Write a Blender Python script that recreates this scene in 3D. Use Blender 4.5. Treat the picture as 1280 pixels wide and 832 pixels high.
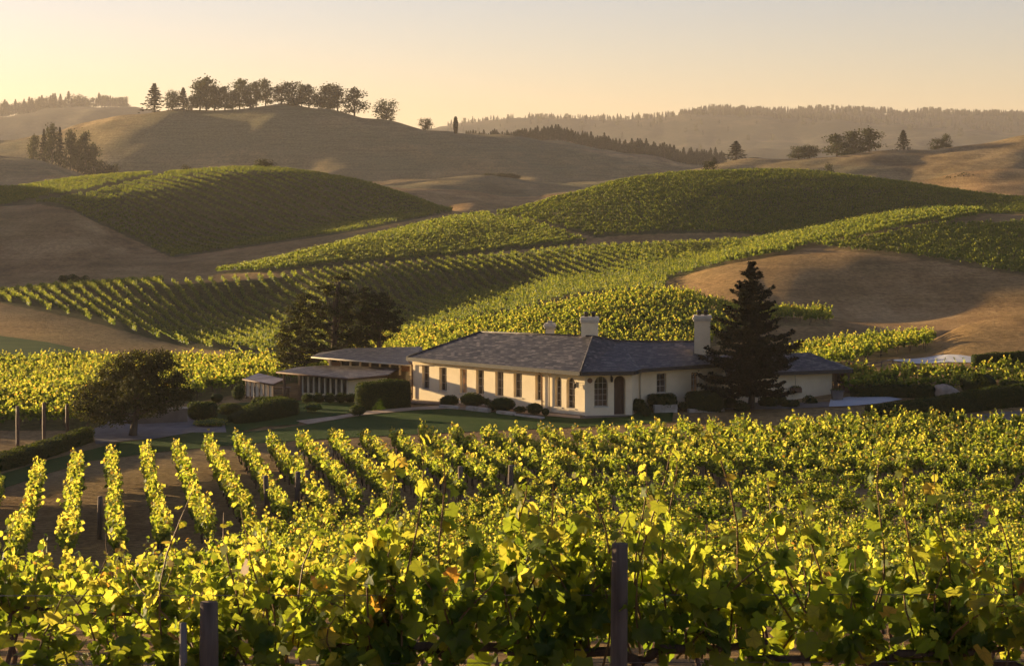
import bpy, math, random
import numpy as np
from mathutils import Vector

random.seed(7)
RNG = np.random.default_rng(7)
for o in list(bpy.data.objects):
    bpy.data.objects.remove(o)
scene = bpy.context.scene
COL = scene.collection

# ------------------------------------------------------------------ camera
FPX, CX, HOR = 2400.0, 640.0, 230.0      # focal length, centre and eye level in the photograph's pixels
cd = bpy.data.cameras.new('camera')
cam = bpy.data.objects.new('camera', cd)
COL.objects.link(cam)
cam.location = (0, 0, 0)
cam.rotation_euler = (math.radians(90), 0, 0)
cd.sensor_width = 36
cd.lens = 36 * FPX / 1280
cd.shift_y = -(416 - HOR) / 1280
cd.clip_start = 0.2
cd.clip_end = 30000
cd.dof.use_dof = True
cd.dof.focus_distance = 45
cd.dof.aperture_fstop = 16
scene.camera = cam

# ------------------------------------------------------------------ sky, sun, exposure
SUN_AZ, SUN_EL = math.radians(-63), math.radians(6.4)   # azimuth from +Y, negative = to the left
w = bpy.data.worlds.new('World')
scene.world = w
w.use_nodes = True
nt = w.node_tree
bg = nt.nodes['Background']
sky = nt.nodes.new('ShaderNodeTexSky')
sky.sky_type = 'NISHITA'
sky.sun_disc = False
sky.sun_elevation = SUN_EL
sky.sun_rotation = SUN_AZ
sky.altitude = 50
sky.air_density = 1.0
sky.dust_density = 0.6
sky.ozone_density = 1.0
wb = nt.nodes.new('ShaderNodeMix')
wb.data_type = 'RGBA'
wb.blend_type = 'MULTIPLY'
wb.inputs['Factor'].default_value = 1.0
wb.inputs[7].default_value = (0.94, 0.83, 1.10, 1)
nt.links.new(sky.outputs[0], wb.inputs[6])
nt.links.new(wb.outputs[2], bg.inputs[0])
bg.inputs[1].default_value = 0.066
sl = bpy.data.lights.new('sun', 'SUN')
sun = bpy.data.objects.new('sun', sl)
COL.objects.link(sun)
sl.energy = 5.0
sl.angle = math.radians(0.6)
sl.color = (1.0, 0.73, 0.40)
SDIR = Vector((math.sin(SUN_AZ) * math.cos(SUN_EL), math.cos(SUN_AZ) * math.cos(SUN_EL), math.sin(SUN_EL)))
sun.rotation_euler = SDIR.to_track_quat('Z', 'Y').to_euler()
vs = scene.view_settings
vs.view_transform = 'Standard'
vs.look = 'None'
vs.gamma = 1
vs.use_curve_mapping = False
vs.exposure = 1.64
cy = scene.cycles
cy.max_bounces = 6
cy.diffuse_bounces = 3
cy.glossy_bounces = 2
cy.transmission_bounces = 4
cy.volume_bounces = 0
cy.transparent_max_bounces = 6
cy.sample_clamp_indirect = 4
cy.use_denoising = True
cy.use_adaptive_sampling = True
cy.adaptive_threshold = 0.02

# ------------------------------------------------------------------ terrain: elevation as a function of bearing and distance
NK = 36
def T(**kw):
    return kw
# each knot: bearing (photo column) -> (distance, photo row) of the ground there; 'dz' rows push a hollow behind a crest
KN = [
 ('z', {0: (-30, -0.6)}),
 ('z', {0: (0, -1.6)}),
 ('z', {0: (9.8, -3.2)}),
 ('z', {0: (20, -5.4)}),
 ('z', {0: (40, -9.2)}),
 ('z', {0: (60, -12.3)}),
 ('z', {0: (76, -14.3)}),
 ('z', {0: (92, -14.9)}),
 ('z', {0: (108, -15.25)}),
 ('z', {0: (118, -15.2)}),
 ('z', {0: (127, -15.1), 1040: (127, -15.1), 1160: (127, -14.9), 1280: (127, -14.75)}),
 ('z', {0: (140, -15.5), 400: (140, -15.2), 960: (140, -15.1), 1060: (140, -14.4), 1160: (140, -14.0), 1280: (140, -13.95)}),
 ('p', {0: (152, 482), 480: (152, 474), 900: (152, 470), 1000: (160, 452), 1060: (162, 440), 1120: (164, 435), 1160: (166, 430), 1200: (170, 408), 1280: (176, 392)}),
 ('z', {0: (166, -16.3), 400: (166, -16.2), 900: (170, -15.4), 1000: (179, -15.1), 1120: (184, -15.4), 1280: (190, -14.5)}),
 ('p', {0: (178, 452), 400: (182, 446), 440: (190, 440), 490: (194, 431), 560: (196, 418), 640: (198, 403), 720: (200, 387), 800: (203, 375), 850: (203, 375), 900: (200, 388), 960: (200, 397), 1000: (203, 396), 1040: (204, 401), 1100: (202, 410), 1160: (203, 411), 1280: (205, 402)}),
 ('d', {0: (.35, 0), 490: (.35, .3), 640: (.35, 1.6), 800: (.35, 2.4), 900: (.35, 1.4), 960: (.4, .4), 1040: (.4, 0), 1280: (.4, 0)}),
 ('p', {0: (215, 419), 80: (206, 428), 160: (200, 440), 240: (196, 447), 320: (196, 447), 400: (208, 440), 480: (228, 425), 560: (236, 405), 640: (242, 392), 720: (246, 374), 800: (246, 368), 880: (234, 372), 960: (214, 395), 1000: (213, 400), 1040: (216, 402), 1120: (220, 403), 1200: (220, 398), 1280: (220, 390)}),
 ('p', {0: (238, 382), 80: (229, 398), 160: (224, 410), 240: (222, 424), 320: (226, 420), 400: (238, 405), 480: (260, 385), 560: (270, 371), 640: (276, 362), 720: (276, 353), 800: (266, 354), 840: (260, 353), 880: (258, 341), 930: (258, 330), 1000: (258, 319), 1060: (256, 317), 1120: (254, 321), 1200: (250, 332), 1280: (246, 345)}),
 ('p', {0: (250, 374), 80: (250, 375), 160: (250, 378), 240: (252, 382), 320: (262, 375), 400: (258, 366), 480: (273, 352), 560: (281, 345), 640: (287, 336), 720: (290, 330), 800: (290, 328), 880: (292, 326), 930: (290, 320), 960: (295, 309), 1040: (305, 288), 1120: (315, 270), 1180: (325, 264), 1220: (330, 264), 1280: (330, 266)}),
 ('p', {0: (255, 371), 80: (257, 366), 160: (262, 359), 200: (264, 354), 240: (266, 351), 320: (270, 346), 400: (277, 340), 480: (286, 333), 560: (294, 327), 640: (301, 318), 720: (307, 311), 800: (313, 306), 880: (319, 303), 960: (326, 300), 1040: (336, 292), 1120: (346, 279), 1200: (352, 269), 1280: (350, 266)}),
 ('p', {0: (262, 369), 80: (266, 360), 160: (272, 354), 240: (279, 346), 320: (287, 333), 400: (303, 315), 480: (330, 295), 560: (350, 276), 640: (366, 265), 720: (384, 244), 800: (400, 223), 870: (411, 215), 940: (416, 214), 1040: (414, 220), 1120: (408, 229), 1200: (402, 241), 1280: (394, 253)}),
 ('d', {0: (.4, 1.5), 160: (.4, 1.5), 320: (.4, 2.5), 480: (.4, 4), 640: (.4, 7), 800: (.4, 9), 1280: (.4, 9)}),
 ('p', {-450: (318, 230), -250: (318, 290), -80: (318, 340), 0: (318, 346), 80: (318, 345), 160: (325, 343), 240: (335, 332), 320: (348, 319), 400: (368, 300), 480: (392, 284), 560: (420, 272), 640: (500, 264), 800: (540, 242), 960: (560, 232), 1280: (520, 258)}),  # negative columns, here and in the next two knots: unseen hill added for shade
 ('p', {-450: (370, 212), -250: (372, 216), -60: (386, 258), 0: (388, 262), 80: (384, 264), 160: (380, 300), 240: (378, 318), 320: (388, 304), 400: (402, 290), 480: (418, 276), 560: (450, 269), 640: (560, 264), 800: (580, 240), 960: (600, 230), 1280: (560, 252)}),  # negative columns: added hill, height set to shade the left slopes
 ('p', {-450: (470, 200), -250: (465, 200), -60: (455, 225), 0: (455, 239), 80: (458, 227), 160: (460, 219), 240: (460, 216), 330: (458, 219), 420: (453, 231), 500: (452, 247), 560: (480, 262), 640: (590, 262), 800: (605, 243), 960: (625, 232), 1280: (600, 247)}),  # negative columns: back of the added, unseen shading hill
 ('d', {0: (.4, 5), 320: (.4, 5), 560: (.4, 1), 640: (.4, 0), 1280: (.4, 0)}),
 ('p', {0: (740, 197), 50: (745, 200), 105: (750, 217), 160: (750, 226), 320: (740, 229), 440: (700, 232), 600: (700, 230), 700: (700, 226), 760: (705, 223), 840: (710, 220), 900: (715, 213), 960: (720, 203), 1000: (720, 197), 1060: (725, 192), 1130: (730, 184), 1200: (730, 179), 1280: (730, 173)}),
 ('d', {0: (.4, 2), 760: (.4, 1.5), 900: (.4, 2), 1060: (.4, 10), 1280: (.4, 14)}),
 ('p', {0: (1000, 176), 60: (1000, 168), 100: (980, 158), 160: (960, 145), 240: (950, 138), 330: (950, 135), 400: (945, 138), 440: (940, 143), 500: (935, 153), 560: (930, 163), 640: (930, 173), 700: (930, 183), 760: (930, 194), 840: (930, 207), 900: (930, 214), 1000: (950, 215), 1280: (950, 212)}),
 ('d', {0: (.4, 9), 600: (.4, 5), 1280: (.4, 3)}),
 ('p', {0: (1250, 178), 400: (1250, 174), 560: (1200, 168), 640: (1200, 173), 700: (1190, 181), 800: (1180, 194), 900: (1180, 204), 1000: (1180, 207), 1280: (1180, 206)}),
 ('d', {0: (.4, 14), 1280: (.4, 14)}),
 ('p', {0: (2600, 158), 60: (2600, 151), 150: (2600, 147), 250: (2600, 160), 560: (2700, 180), 640: (2700, 180), 760: (2700, 178), 900: (2700, 176), 1280: (2700, 182)}),
 ('p', {0: (3500, 168), 300: (3500, 172), 480: (3500, 170), 560: (3500, 162), 640: (3500, 153), 700: (3500, 152), 760: (3500, 154), 850: (3500, 147), 870: (3500, 143), 900: (3500, 140), 1000: (3500, 143), 1060: (3500, 140), 1120: (3500, 144), 1280: (3500, 147)}),
 ('z', {0: (6500, 60)}),
 ('z', {0: (9000, 0)}),
]
NK = len(KN)
PXS = np.arange(-500, 1781, 4.0)

def pchip_slopes(x, y):
    """monotone cubic slopes along the last axis"""
    h = np.diff(x, axis=-1)
    d = np.diff(y, axis=-1) / h
    m = np.zeros_like(y)
    w1 = 2 * h[..., 1:] + h[..., :-1]
    w2 = h[..., 1:] + 2 * h[..., :-1]
    same = d[..., 1:] * d[..., :-1] > 0
    with np.errstate(divide='ignore', invalid='ignore'):
        hm = (w1 + w2) / (w1 / d[..., :-1] + w2 / d[..., 1:])
    m[..., 1:-1] = np.where(same, hm, 0)
    m[..., 0] = d[..., 0]
    m[..., -1] = d[..., -1]
    return m

def hermite(x0, x1, y0, y1, m0, m1, x):
    h = x1 - x0
    t = np.clip((x - x0) / h, 0, 1)
    return ((1 + 2 * t) * (1 - t) ** 2) * y0 + t * (1 - t) ** 2 * h * m0 + t * t * (3 - 2 * t) * y1 + t * t * (t - 1) * h * m1

def curve(d, j):
    xs = np.array(sorted(d), float)
    ys = np.array([d[k][j] for k in sorted(d)], float)
    if len(xs) == 1:
        return np.full(len(PXS), ys[0])
    if len(xs) == 2:
        r = np.interp(PXS, xs, ys)
    else:
        m = pchip_slopes(xs, ys)
        q = np.clip(PXS, xs[0], xs[-1])
        i = np.clip(np.searchsorted(xs, q) - 1, 0, len(xs) - 2)
        r = hermite(xs[i], xs[i + 1], ys[i], ys[i + 1], m[i], m[i + 1], q)
    k = np.exp(-0.5 * (np.arange(-8, 9) / 3.0) ** 2)
    k /= k.sum()
    return np.convolve(np.pad(r, 8, mode='edge'), k, 'valid')

KY = np.zeros((NK, len(PXS)))
KZ = np.zeros((NK, len(PXS)))
for i, (kind, d) in enumerate(KN):
    if kind == 'd':
        continue
    KY[i] = curve(d, 0)
    v = curve(d, 1)
    KZ[i] = v if kind == 'z' else -(v - HOR) / FPX * KY[i]
for i, (kind, d) in enumerate(KN):
    if kind == 'd':
        f, dep = curve(d, 0), curve(d, 1)
        KY[i] = KY[i - 1] + f * (KY[i + 1] - KY[i - 1])
        lin = KZ[i - 1] + f * (KZ[i + 1] - KZ[i - 1])
        lo = np.minimum(KZ[i - 1], KZ[i + 1])
        b = np.clip(dep / 1.0, 0, 1)
        KZ[i] = lin * (1 - b) + (lo - dep) * b
for i in range(1, NK):
    KY[i] = np.maximum(KY[i], KY[i - 1] + 4)
KM = pchip_slopes(KY.T, KZ.T).T

_nr = np.random.default_rng(3)
NW = [(_nr.uniform(0, 2 * math.pi), _nr.uniform(0, 6.28), lam * _nr.uniform(.8, 1.25), amp) for lam, amp in
      [(160, 1.0), (160, 1.0), (90, .7), (90, .7), (55, .4), (55, .4), (30, .18), (30, .18), (14, .07), (14, .07)]]
def relief(x, y):
    s = np.clip((y - 150) / 500, 0, 1) ** 1.5 * 1.3
    r = np.zeros_like(x)
    wx, wy = x + 14 * np.sin(y / 47.0), y + 14 * np.sin(x / 39.0)
    for a, ph, lam, amp in NW:
        r += amp * np.sin((wx * math.cos(a) + wy * math.sin(a)) * 2 * math.pi / lam + ph)
    # gullies running down the big dry hill
    g = np.clip((y - 760) / 60, 0, 1) * np.clip((945 - y) / 80, 0, 1)
    gx = x + 0.45 * (y - 850) + 12 * np.sin(y / 40.0)
    gul = -3.2 * np.exp(-((np.mod(gx + 20, 88) - 44) / 13.0) ** 2) * (0.6 + 0.4 * np.sin(gx / 60.0))
    r += np.clip((y - 600) / 200, 0, 1) * (.45 * np.sin(wx / 6.1 + 2 * np.sin(wy / 17.0)) * np.sin(wy / 7.3 + wx / 31.0))
    far = np.clip((y - 1400) / 800, 0, 1) * 14 * np.sin(x / 190.0 + 2 * np.sin(y / 240.0)) * np.clip((3450 - y) / 400, 0, 1)
    return s * r + g * gul + far

def terrain(x, y, kappa=False):
    """ground elevation at world x, y (arrays)"""
    x = np.asarray(x, float); y = np.asarray(y, float)
    sh = x.shape
    x = x.ravel(); y = y.ravel()
    z = np.empty_like(x); kap = np.empty_like(x)
    for s in range(0, len(x), 60000):
        X, Y = x[s:s + 60000], y[s:s + 60000]
        px = np.clip(CX + FPX * X / np.maximum(Y, 5), PXS[0], PXS[-1] - .01)
        f = (px - PXS[0]) / 4.0
        i = f.astype(int); f = f - i
        ky = KY[:, i] * (1 - f) + KY[:, i + 1] * f
        kz = KZ[:, i] * (1 - f) + KZ[:, i + 1] * f
        km = KM[:, i] * (1 - f) + KM[:, i + 1] * f
        k = np.clip((ky < Y).sum(0) - 1, 0, NK - 2)
        c = np.arange(len(X))
        z[s:s + 60000] = hermite(ky[k, c], ky[k + 1, c], kz[k, c], kz[k + 1, c], km[k, c], km[k + 1, c], Y)
        kap[s:s + 60000] = k + np.clip((Y - ky[k, c]) / (ky[k + 1, c] - ky[k, c]), 0, 1)
    z = z + relief(x, y)
    if kappa:
        return z.reshape(sh), kap.reshape(sh)
    return z.reshape(sh)

def gz(x, y):
    return float(terrain(np.array([x]), np.array([y]))[0])

def hit(px, py, y0=60.0, y1=5000.0):
    """first ground point seen at a photo pixel between two distances"""
    ys = np.geomspace(y0, y1, 3000)
    xs = (px - CX) / FPX * ys
    p = HOR - FPX * terrain(xs, ys) / ys
    k = np.argmax(p <= py)
    if p[k] > py:
        k = int(np.argmin(p))
    return float(xs[k]), float(ys[k])

def at(px, Y):
    return (px - CX) / FPX * Y
def zat(py, Y):
    return -(py - HOR) / FPX * Y

# ------------------------------------------------------------------ object helpers
def tag(o, label=None, cat=None, group=None, kind=None):
    if label: o['label'] = label
    if cat: o['category'] = cat
    if group: o['group'] = group
    if kind: o['kind'] = kind
    return o

def empty(name, loc, rz=0.0):
    o = bpy.data.objects.new(name, None)
    COL.objects.link(o)
    o.location = loc
    o.rotation_euler = (0, 0, rz)
    o.empty_display_size = .3
    return o

def np_mesh(name, V, F, mats, mi=None, smooth=False, attrs=None, uv=None):
    me = bpy.data.meshes.new(name)
    V = np.asarray(V, np.float32); F = np.asarray(F, np.int32)
    n, k = F.shape
    me.vertices.add(len(V)); me.vertices.foreach_set('co', V.ravel())
    me.loops.add(n * k); me.loops.foreach_set('vertex_index', F.ravel())
    me.polygons.add(n)
    me.polygons.foreach_set('loop_start', np.arange(0, n * k, k, dtype=np.int32))
    me.polygons.foreach_set('loop_total', np.full(n, k, np.int32))
    if mi is not None: me.polygons.foreach_set('material_index', np.asarray(mi, np.int32))
    if smooth: me.polygons.foreach_set('use_smooth', np.ones(n, bool))
    for m in (mats if isinstance(mats, (list, tuple)) else [mats]):
        me.materials.append(m)
    for an, av in (attrs or {}).items():
        a = me.attributes.new(an, 'FLOAT', 'POINT')
        a.data.foreach_set('value', np.asarray(av, np.float32).ravel())
    me.update(calc_edges=True)
    return me

def link(name, me, parent=None, loc=None):
    o = bpy.data.objects.new(name, me)
    COL.objects.link(o)
    if parent is not None: o.parent = parent
    if loc is not None: o.location = loc
    return o

class MB:
    """collects faces in world coordinates; build() makes one object, in its parent's frame"""
    def __init__(s):
        s.v = []; s.f = []; s.sm = []
    def add(s, vs, fs, smooth=False):
        b = len(s.v)
        s.v += [tuple(v) for v in vs]
        s.f += [tuple(b + i for i in f) for f in fs]
        s.sm += [smooth] * len(fs)
        return s
    def box(s, c, size, rz=0.0, bev=0.0):
        x, y, z = [d / 2 for d in size]
        ca, sa = math.cos(rz), math.sin(rz)
        if bev <= 0:
            pts = [(i * x, j * y, k * z) for k in (-1, 1) for j in (-1, 1) for i in (-1, 1)]
            fs = [(0, 2, 3, 1), (4, 5, 7, 6), (0, 1, 5, 4), (2, 6, 7, 3), (0, 4, 6, 2), (1, 3, 7, 5)]
        else:
            b = min(bev, x * .9, y * .9, z * .9)
            prof = [(-z, b), (-z + b, 0), (z - b, 0), (z, b)]
            pts = []
            for (pz, ins) in prof:
                for (sx, sy) in ((1, 1), (-1, 1), (-1, -1), (1, -1)):
                    a = (sx * (x - ins), sy * (y - ins - (b if ins == 0 else 0)))
                    c2 = (sx * (x - ins - (b if ins == 0 else 0)), sy * (y - ins))
                    if ins:
                        a = (sx * (x - ins), sy * (y - ins)); c2 = a
                    order = (a, c2) if sx * sy > 0 else (c2, a)
                    pts += [(q[0], q[1], pz) for q in order]
            fs = []
            for r in range(3):
                for i in range(8):
                    fs.append((r * 8 + i, r * 8 + (i + 1) % 8, (r + 1) * 8 + (i + 1) % 8, (r + 1) * 8 + i))
            fs.append(tuple(range(24, 32)))
            fs.append(tuple(reversed(range(0, 8))))
        s.add([(c[0] + ca * p[0] - sa * p[1], c[1] + sa * p[0] + ca * p[1], c[2] + p[2]) for p in pts], fs)
        return s
    def tube(s, pts, rad, n=6, cap=True):
        pts = [Vector(p) for p in pts]
        if not isinstance(rad, (list, tuple)): rad = [rad] * len(pts)
        vs = []; prev = None
        for i, p in enumerate(pts):
            d = (pts[min(i + 1, len(pts) - 1)] - pts[max(i - 1, 0)])
            d = d.normalized() if d.length > 1e-9 else Vector((0, 0, 1))
            if prev is None:
                a = d.orthogonal().normalized()
            else:
                a = (prev - d * prev.dot(d))
                a = a.normalized() if a.length > 1e-6 else d.orthogonal().normalized()
            prev = a
            b = d.cross(a)
            for k in range(n):
                t = 2 * math.pi * k / n
                vs.append(p + (a * math.cos(t) + b * math.sin(t)) * rad[i])
        fs = []
        for i in range(len(pts) - 1):
            for k in range(n):
                fs.append((i * n + k, i * n + (k + 1) % n, (i + 1) * n + (k + 1) % n, (i + 1) * n + k))
        if cap:
            fs.append(tuple(reversed(range(n))))
            fs.append(tuple(range((len(pts) - 1) * n, len(pts) * n)))
        s.add(vs, fs, n > 4)
        return s
    def lathe(s, c, prof, n=16, sx=1.0, sy=1.0, rz=0.0):
        vs = []
        ca, sa = math.cos(rz), math.sin(rz)
        for r, z in prof:
            for k in range(n):
                t = 2 * math.pi * k / n
                x, y = r * math.cos(t) * sx, r * math.sin(t) * sy
                vs.append((c[0] + ca * x - sa * y, c[1] + sa * x + ca * y, c[2] + z))
        fs = []
        for i in range(len(prof) - 1):
            for k in range(n):
                fs.append((i * n + k, i * n + (k + 1) % n, (i + 1) * n + (k + 1) % n, (i + 1) * n + k))
        fs.append(tuple(reversed(range(n))))
        fs.append(tuple(range((len(prof) - 1) * n, len(prof) * n)))
        s.add(vs, fs, True)
        return s
    def build(s, name, mat, parent=None, loc=None, uv=False):
        if parent is not None:
            off = Vector(parent.location)
            if parent.parent is not None: off = off + Vector(parent.parent.location)
        else:
            off = Vector(loc or (0, 0, 0))
        me = bpy.data.meshes.new(name)
        me.from_pydata([tuple(Vector(v) - off) for v in s.v], [], s.f)
        me.materials.append(mat)
        me.polygons.foreach_set('use_smooth', s.sm)
        if uv:
            ul = me.uv_layers.new(name='UVMap')
            for p in me.polygons:
                n = p.normal
                t = Vector((0, 0, 1)).cross(n)
                t = t.normalized() if t.length > 1e-3 else Vector((1, 0, 0))
                b = n.cross(t)
                for li in p.loop_indices:
                    co = me.vertices[me.loops[li].vertex_index].co
                    ul.data[li].uv = (co.dot(t), co.dot(b))
        me.update()
        o = link(name, me, parent)
        if parent is None: o.location = off
        return o

# ------------------------------------------------------------------ materials
def new_mat(name):
    m = bpy.data.materials.new(name)
    m.use_nodes = True
    m.node_tree.nodes.clear()
    return m, m.node_tree.nodes, m.node_tree.links

def N(ns, t, **kw):
    n = ns.new(t)
    for k, v in kw.items(): setattr(n, k, v)
    return n

def ramp(ns, stops):
    r = ns.new('ShaderNodeValToRGB')
    e = r.color_ramp.elements
    while len(e) < len(stops): e.new(0.5)
    for el, (p, c) in zip(e, stops):
        el.position = p
        el.color = (*c, 1)
    return r

def surf(name, stops, scale=1.0, rough=0.85, detail=6, bump=0.0, bscale=None, spec=0.25, coord='Object', stretch=(1, 1, 1), rough_noise=0.6):
    """a principled surface coloured by fractal noise"""
    m, ns, ls = new_mat(name)
    out = N(ns, 'ShaderNodeOutputMaterial')
    p = N(ns, 'ShaderNodeBsdfPrincipled')
    tc = N(ns, 'ShaderNodeTexCoord')
    mp = N(ns, 'ShaderNodeMapping')
    mp.inputs['Scale'].default_value = stretch
    no = N(ns, 'ShaderNodeTexNoise')
    no.inputs['Scale'].default_value = scale
    no.inputs['Detail'].default_value = detail
    no.inputs['Roughness'].default_value = rough_noise
    ls.new(tc.outputs[coord], mp.inputs[0])
    ls.new(mp.outputs[0], no.inputs['Vector'])
    r = ramp(ns, stops)
    ls.new(no.outputs[0], r.inputs[0])
    ls.new(r.outputs[0], p.inputs['Base Color'])
    p.inputs['Roughness'].default_value = rough
    p.inputs['Specular IOR Level'].default_value = spec
    if bump:
        b = N(ns, 'ShaderNodeBump')
        n2 = N(ns, 'ShaderNodeTexNoise')
        n2.inputs['Scale'].default_value = bscale or scale * 3
        n2.inputs['Detail'].default_value = 5
        ls.new(mp.outputs[0], n2.inputs['Vector'])
        ls.new(n2.outputs[0], b.inputs['Height'])
        b.inputs['Distance'].default_value = bump
        ls.new(b.outputs[0], p.inputs['Normal'])
    ls.new(p.outputs[0], out.inputs[0])
    return m

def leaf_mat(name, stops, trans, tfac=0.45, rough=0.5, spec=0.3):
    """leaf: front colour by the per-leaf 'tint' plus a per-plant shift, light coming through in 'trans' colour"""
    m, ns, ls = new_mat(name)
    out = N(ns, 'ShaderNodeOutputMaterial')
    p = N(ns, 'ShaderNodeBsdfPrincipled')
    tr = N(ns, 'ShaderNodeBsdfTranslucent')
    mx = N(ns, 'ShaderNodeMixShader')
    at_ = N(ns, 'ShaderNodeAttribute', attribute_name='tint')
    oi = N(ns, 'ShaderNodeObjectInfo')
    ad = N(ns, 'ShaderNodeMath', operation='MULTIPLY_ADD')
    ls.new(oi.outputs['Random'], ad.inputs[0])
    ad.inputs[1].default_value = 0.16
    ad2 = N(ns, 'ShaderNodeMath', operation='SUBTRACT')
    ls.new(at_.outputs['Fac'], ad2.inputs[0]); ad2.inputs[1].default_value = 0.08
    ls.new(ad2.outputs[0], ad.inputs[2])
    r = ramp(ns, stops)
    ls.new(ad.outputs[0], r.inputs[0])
    r2 = ramp(ns, trans)
    ls.new(ad.outputs[0], r2.inputs[0])
    vn = N(ns, 'ShaderNodeAttribute', attribute_name='vein')
    vr = ramp(ns, [(.80, (0, 0, 0)), (.97, (.55, .55, .55))])
    ls.new(vn.outputs['Fac'], vr.inputs[0])
    vm = N(ns, 'ShaderNodeMix', data_type='RGBA')
    ls.new(vr.outputs[0], vm.inputs[0]); ls.new(r.outputs[0], vm.inputs[6]); vm.inputs[7].default_value = (.22, .23, .07, 1)
    vt = N(ns, 'ShaderNodeMix', data_type='RGBA', blend_type='MULTIPLY')
    ls.new(vr.outputs[0], vt.inputs[0]); ls.new(r2.outputs[0], vt.inputs[6]); vt.inputs[7].default_value = (.45, .5, .3, 1)
    ls.new(vm.outputs[2], p.inputs['Base Color'])
    ls.new(vt.outputs[2], tr.inputs['Color'])
    p.inputs['Roughness'].default_value = rough
    p.inputs['Specular IOR Level'].default_value = spec
    mx.inputs[0].default_value = tfac
    ls.new(p.outputs[0], mx.inputs[1]); ls.new(tr.outputs[0], mx.inputs[2])
    ls.new(mx.outputs[0], out.inputs[0])
    return m

M = {}
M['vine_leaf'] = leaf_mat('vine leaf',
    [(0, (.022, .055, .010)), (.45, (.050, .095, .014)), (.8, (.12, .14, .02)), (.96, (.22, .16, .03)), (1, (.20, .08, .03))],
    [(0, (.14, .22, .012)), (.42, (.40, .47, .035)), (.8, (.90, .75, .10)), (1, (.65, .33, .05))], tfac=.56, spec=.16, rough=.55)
M['vine_far'] = leaf_mat('distant vine leaf',
    [(0, (.026, .058, .011)), (.5, (.052, .092, .015)), (1, (.11, .13, .022))],
    [(0, (.14, .22, .018)), (.5, (.34, .38, .03)), (1, (.66, .56, .07))], tfac=.5)
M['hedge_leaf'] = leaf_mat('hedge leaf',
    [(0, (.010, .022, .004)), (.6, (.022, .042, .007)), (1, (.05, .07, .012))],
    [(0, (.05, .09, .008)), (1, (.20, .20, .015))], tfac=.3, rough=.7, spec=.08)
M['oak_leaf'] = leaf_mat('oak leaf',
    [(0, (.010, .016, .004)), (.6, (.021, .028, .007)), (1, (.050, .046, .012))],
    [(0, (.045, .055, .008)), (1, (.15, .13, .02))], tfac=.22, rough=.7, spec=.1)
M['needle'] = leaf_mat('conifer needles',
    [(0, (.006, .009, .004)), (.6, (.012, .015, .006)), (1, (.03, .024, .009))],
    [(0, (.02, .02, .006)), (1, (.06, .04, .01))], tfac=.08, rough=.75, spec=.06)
M['bark'] = surf('bark', [(.3, (.035, .024, .016)), (.7, (.11, .08, .055))], 6, .95, bump=.02, stretch=(1, 1, .2))
M['vine_bark'] = surf('vine wood', [(.3, (.045, .028, .018)), (.7, (.13, .085, .055))], 20, .9, bump=.004, stretch=(1, 1, .25))
M['cane'] = surf('green cane', [(.3, (.10, .06, .02)), (.7, (.20, .11, .04))], 9, .6)
M['post'] = surf('weathered post', [(.3, (.05, .035, .026)), (.7, (.19, .145, .11))], 14, .9, bump=.004, stretch=(1, 1, .08))
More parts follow.
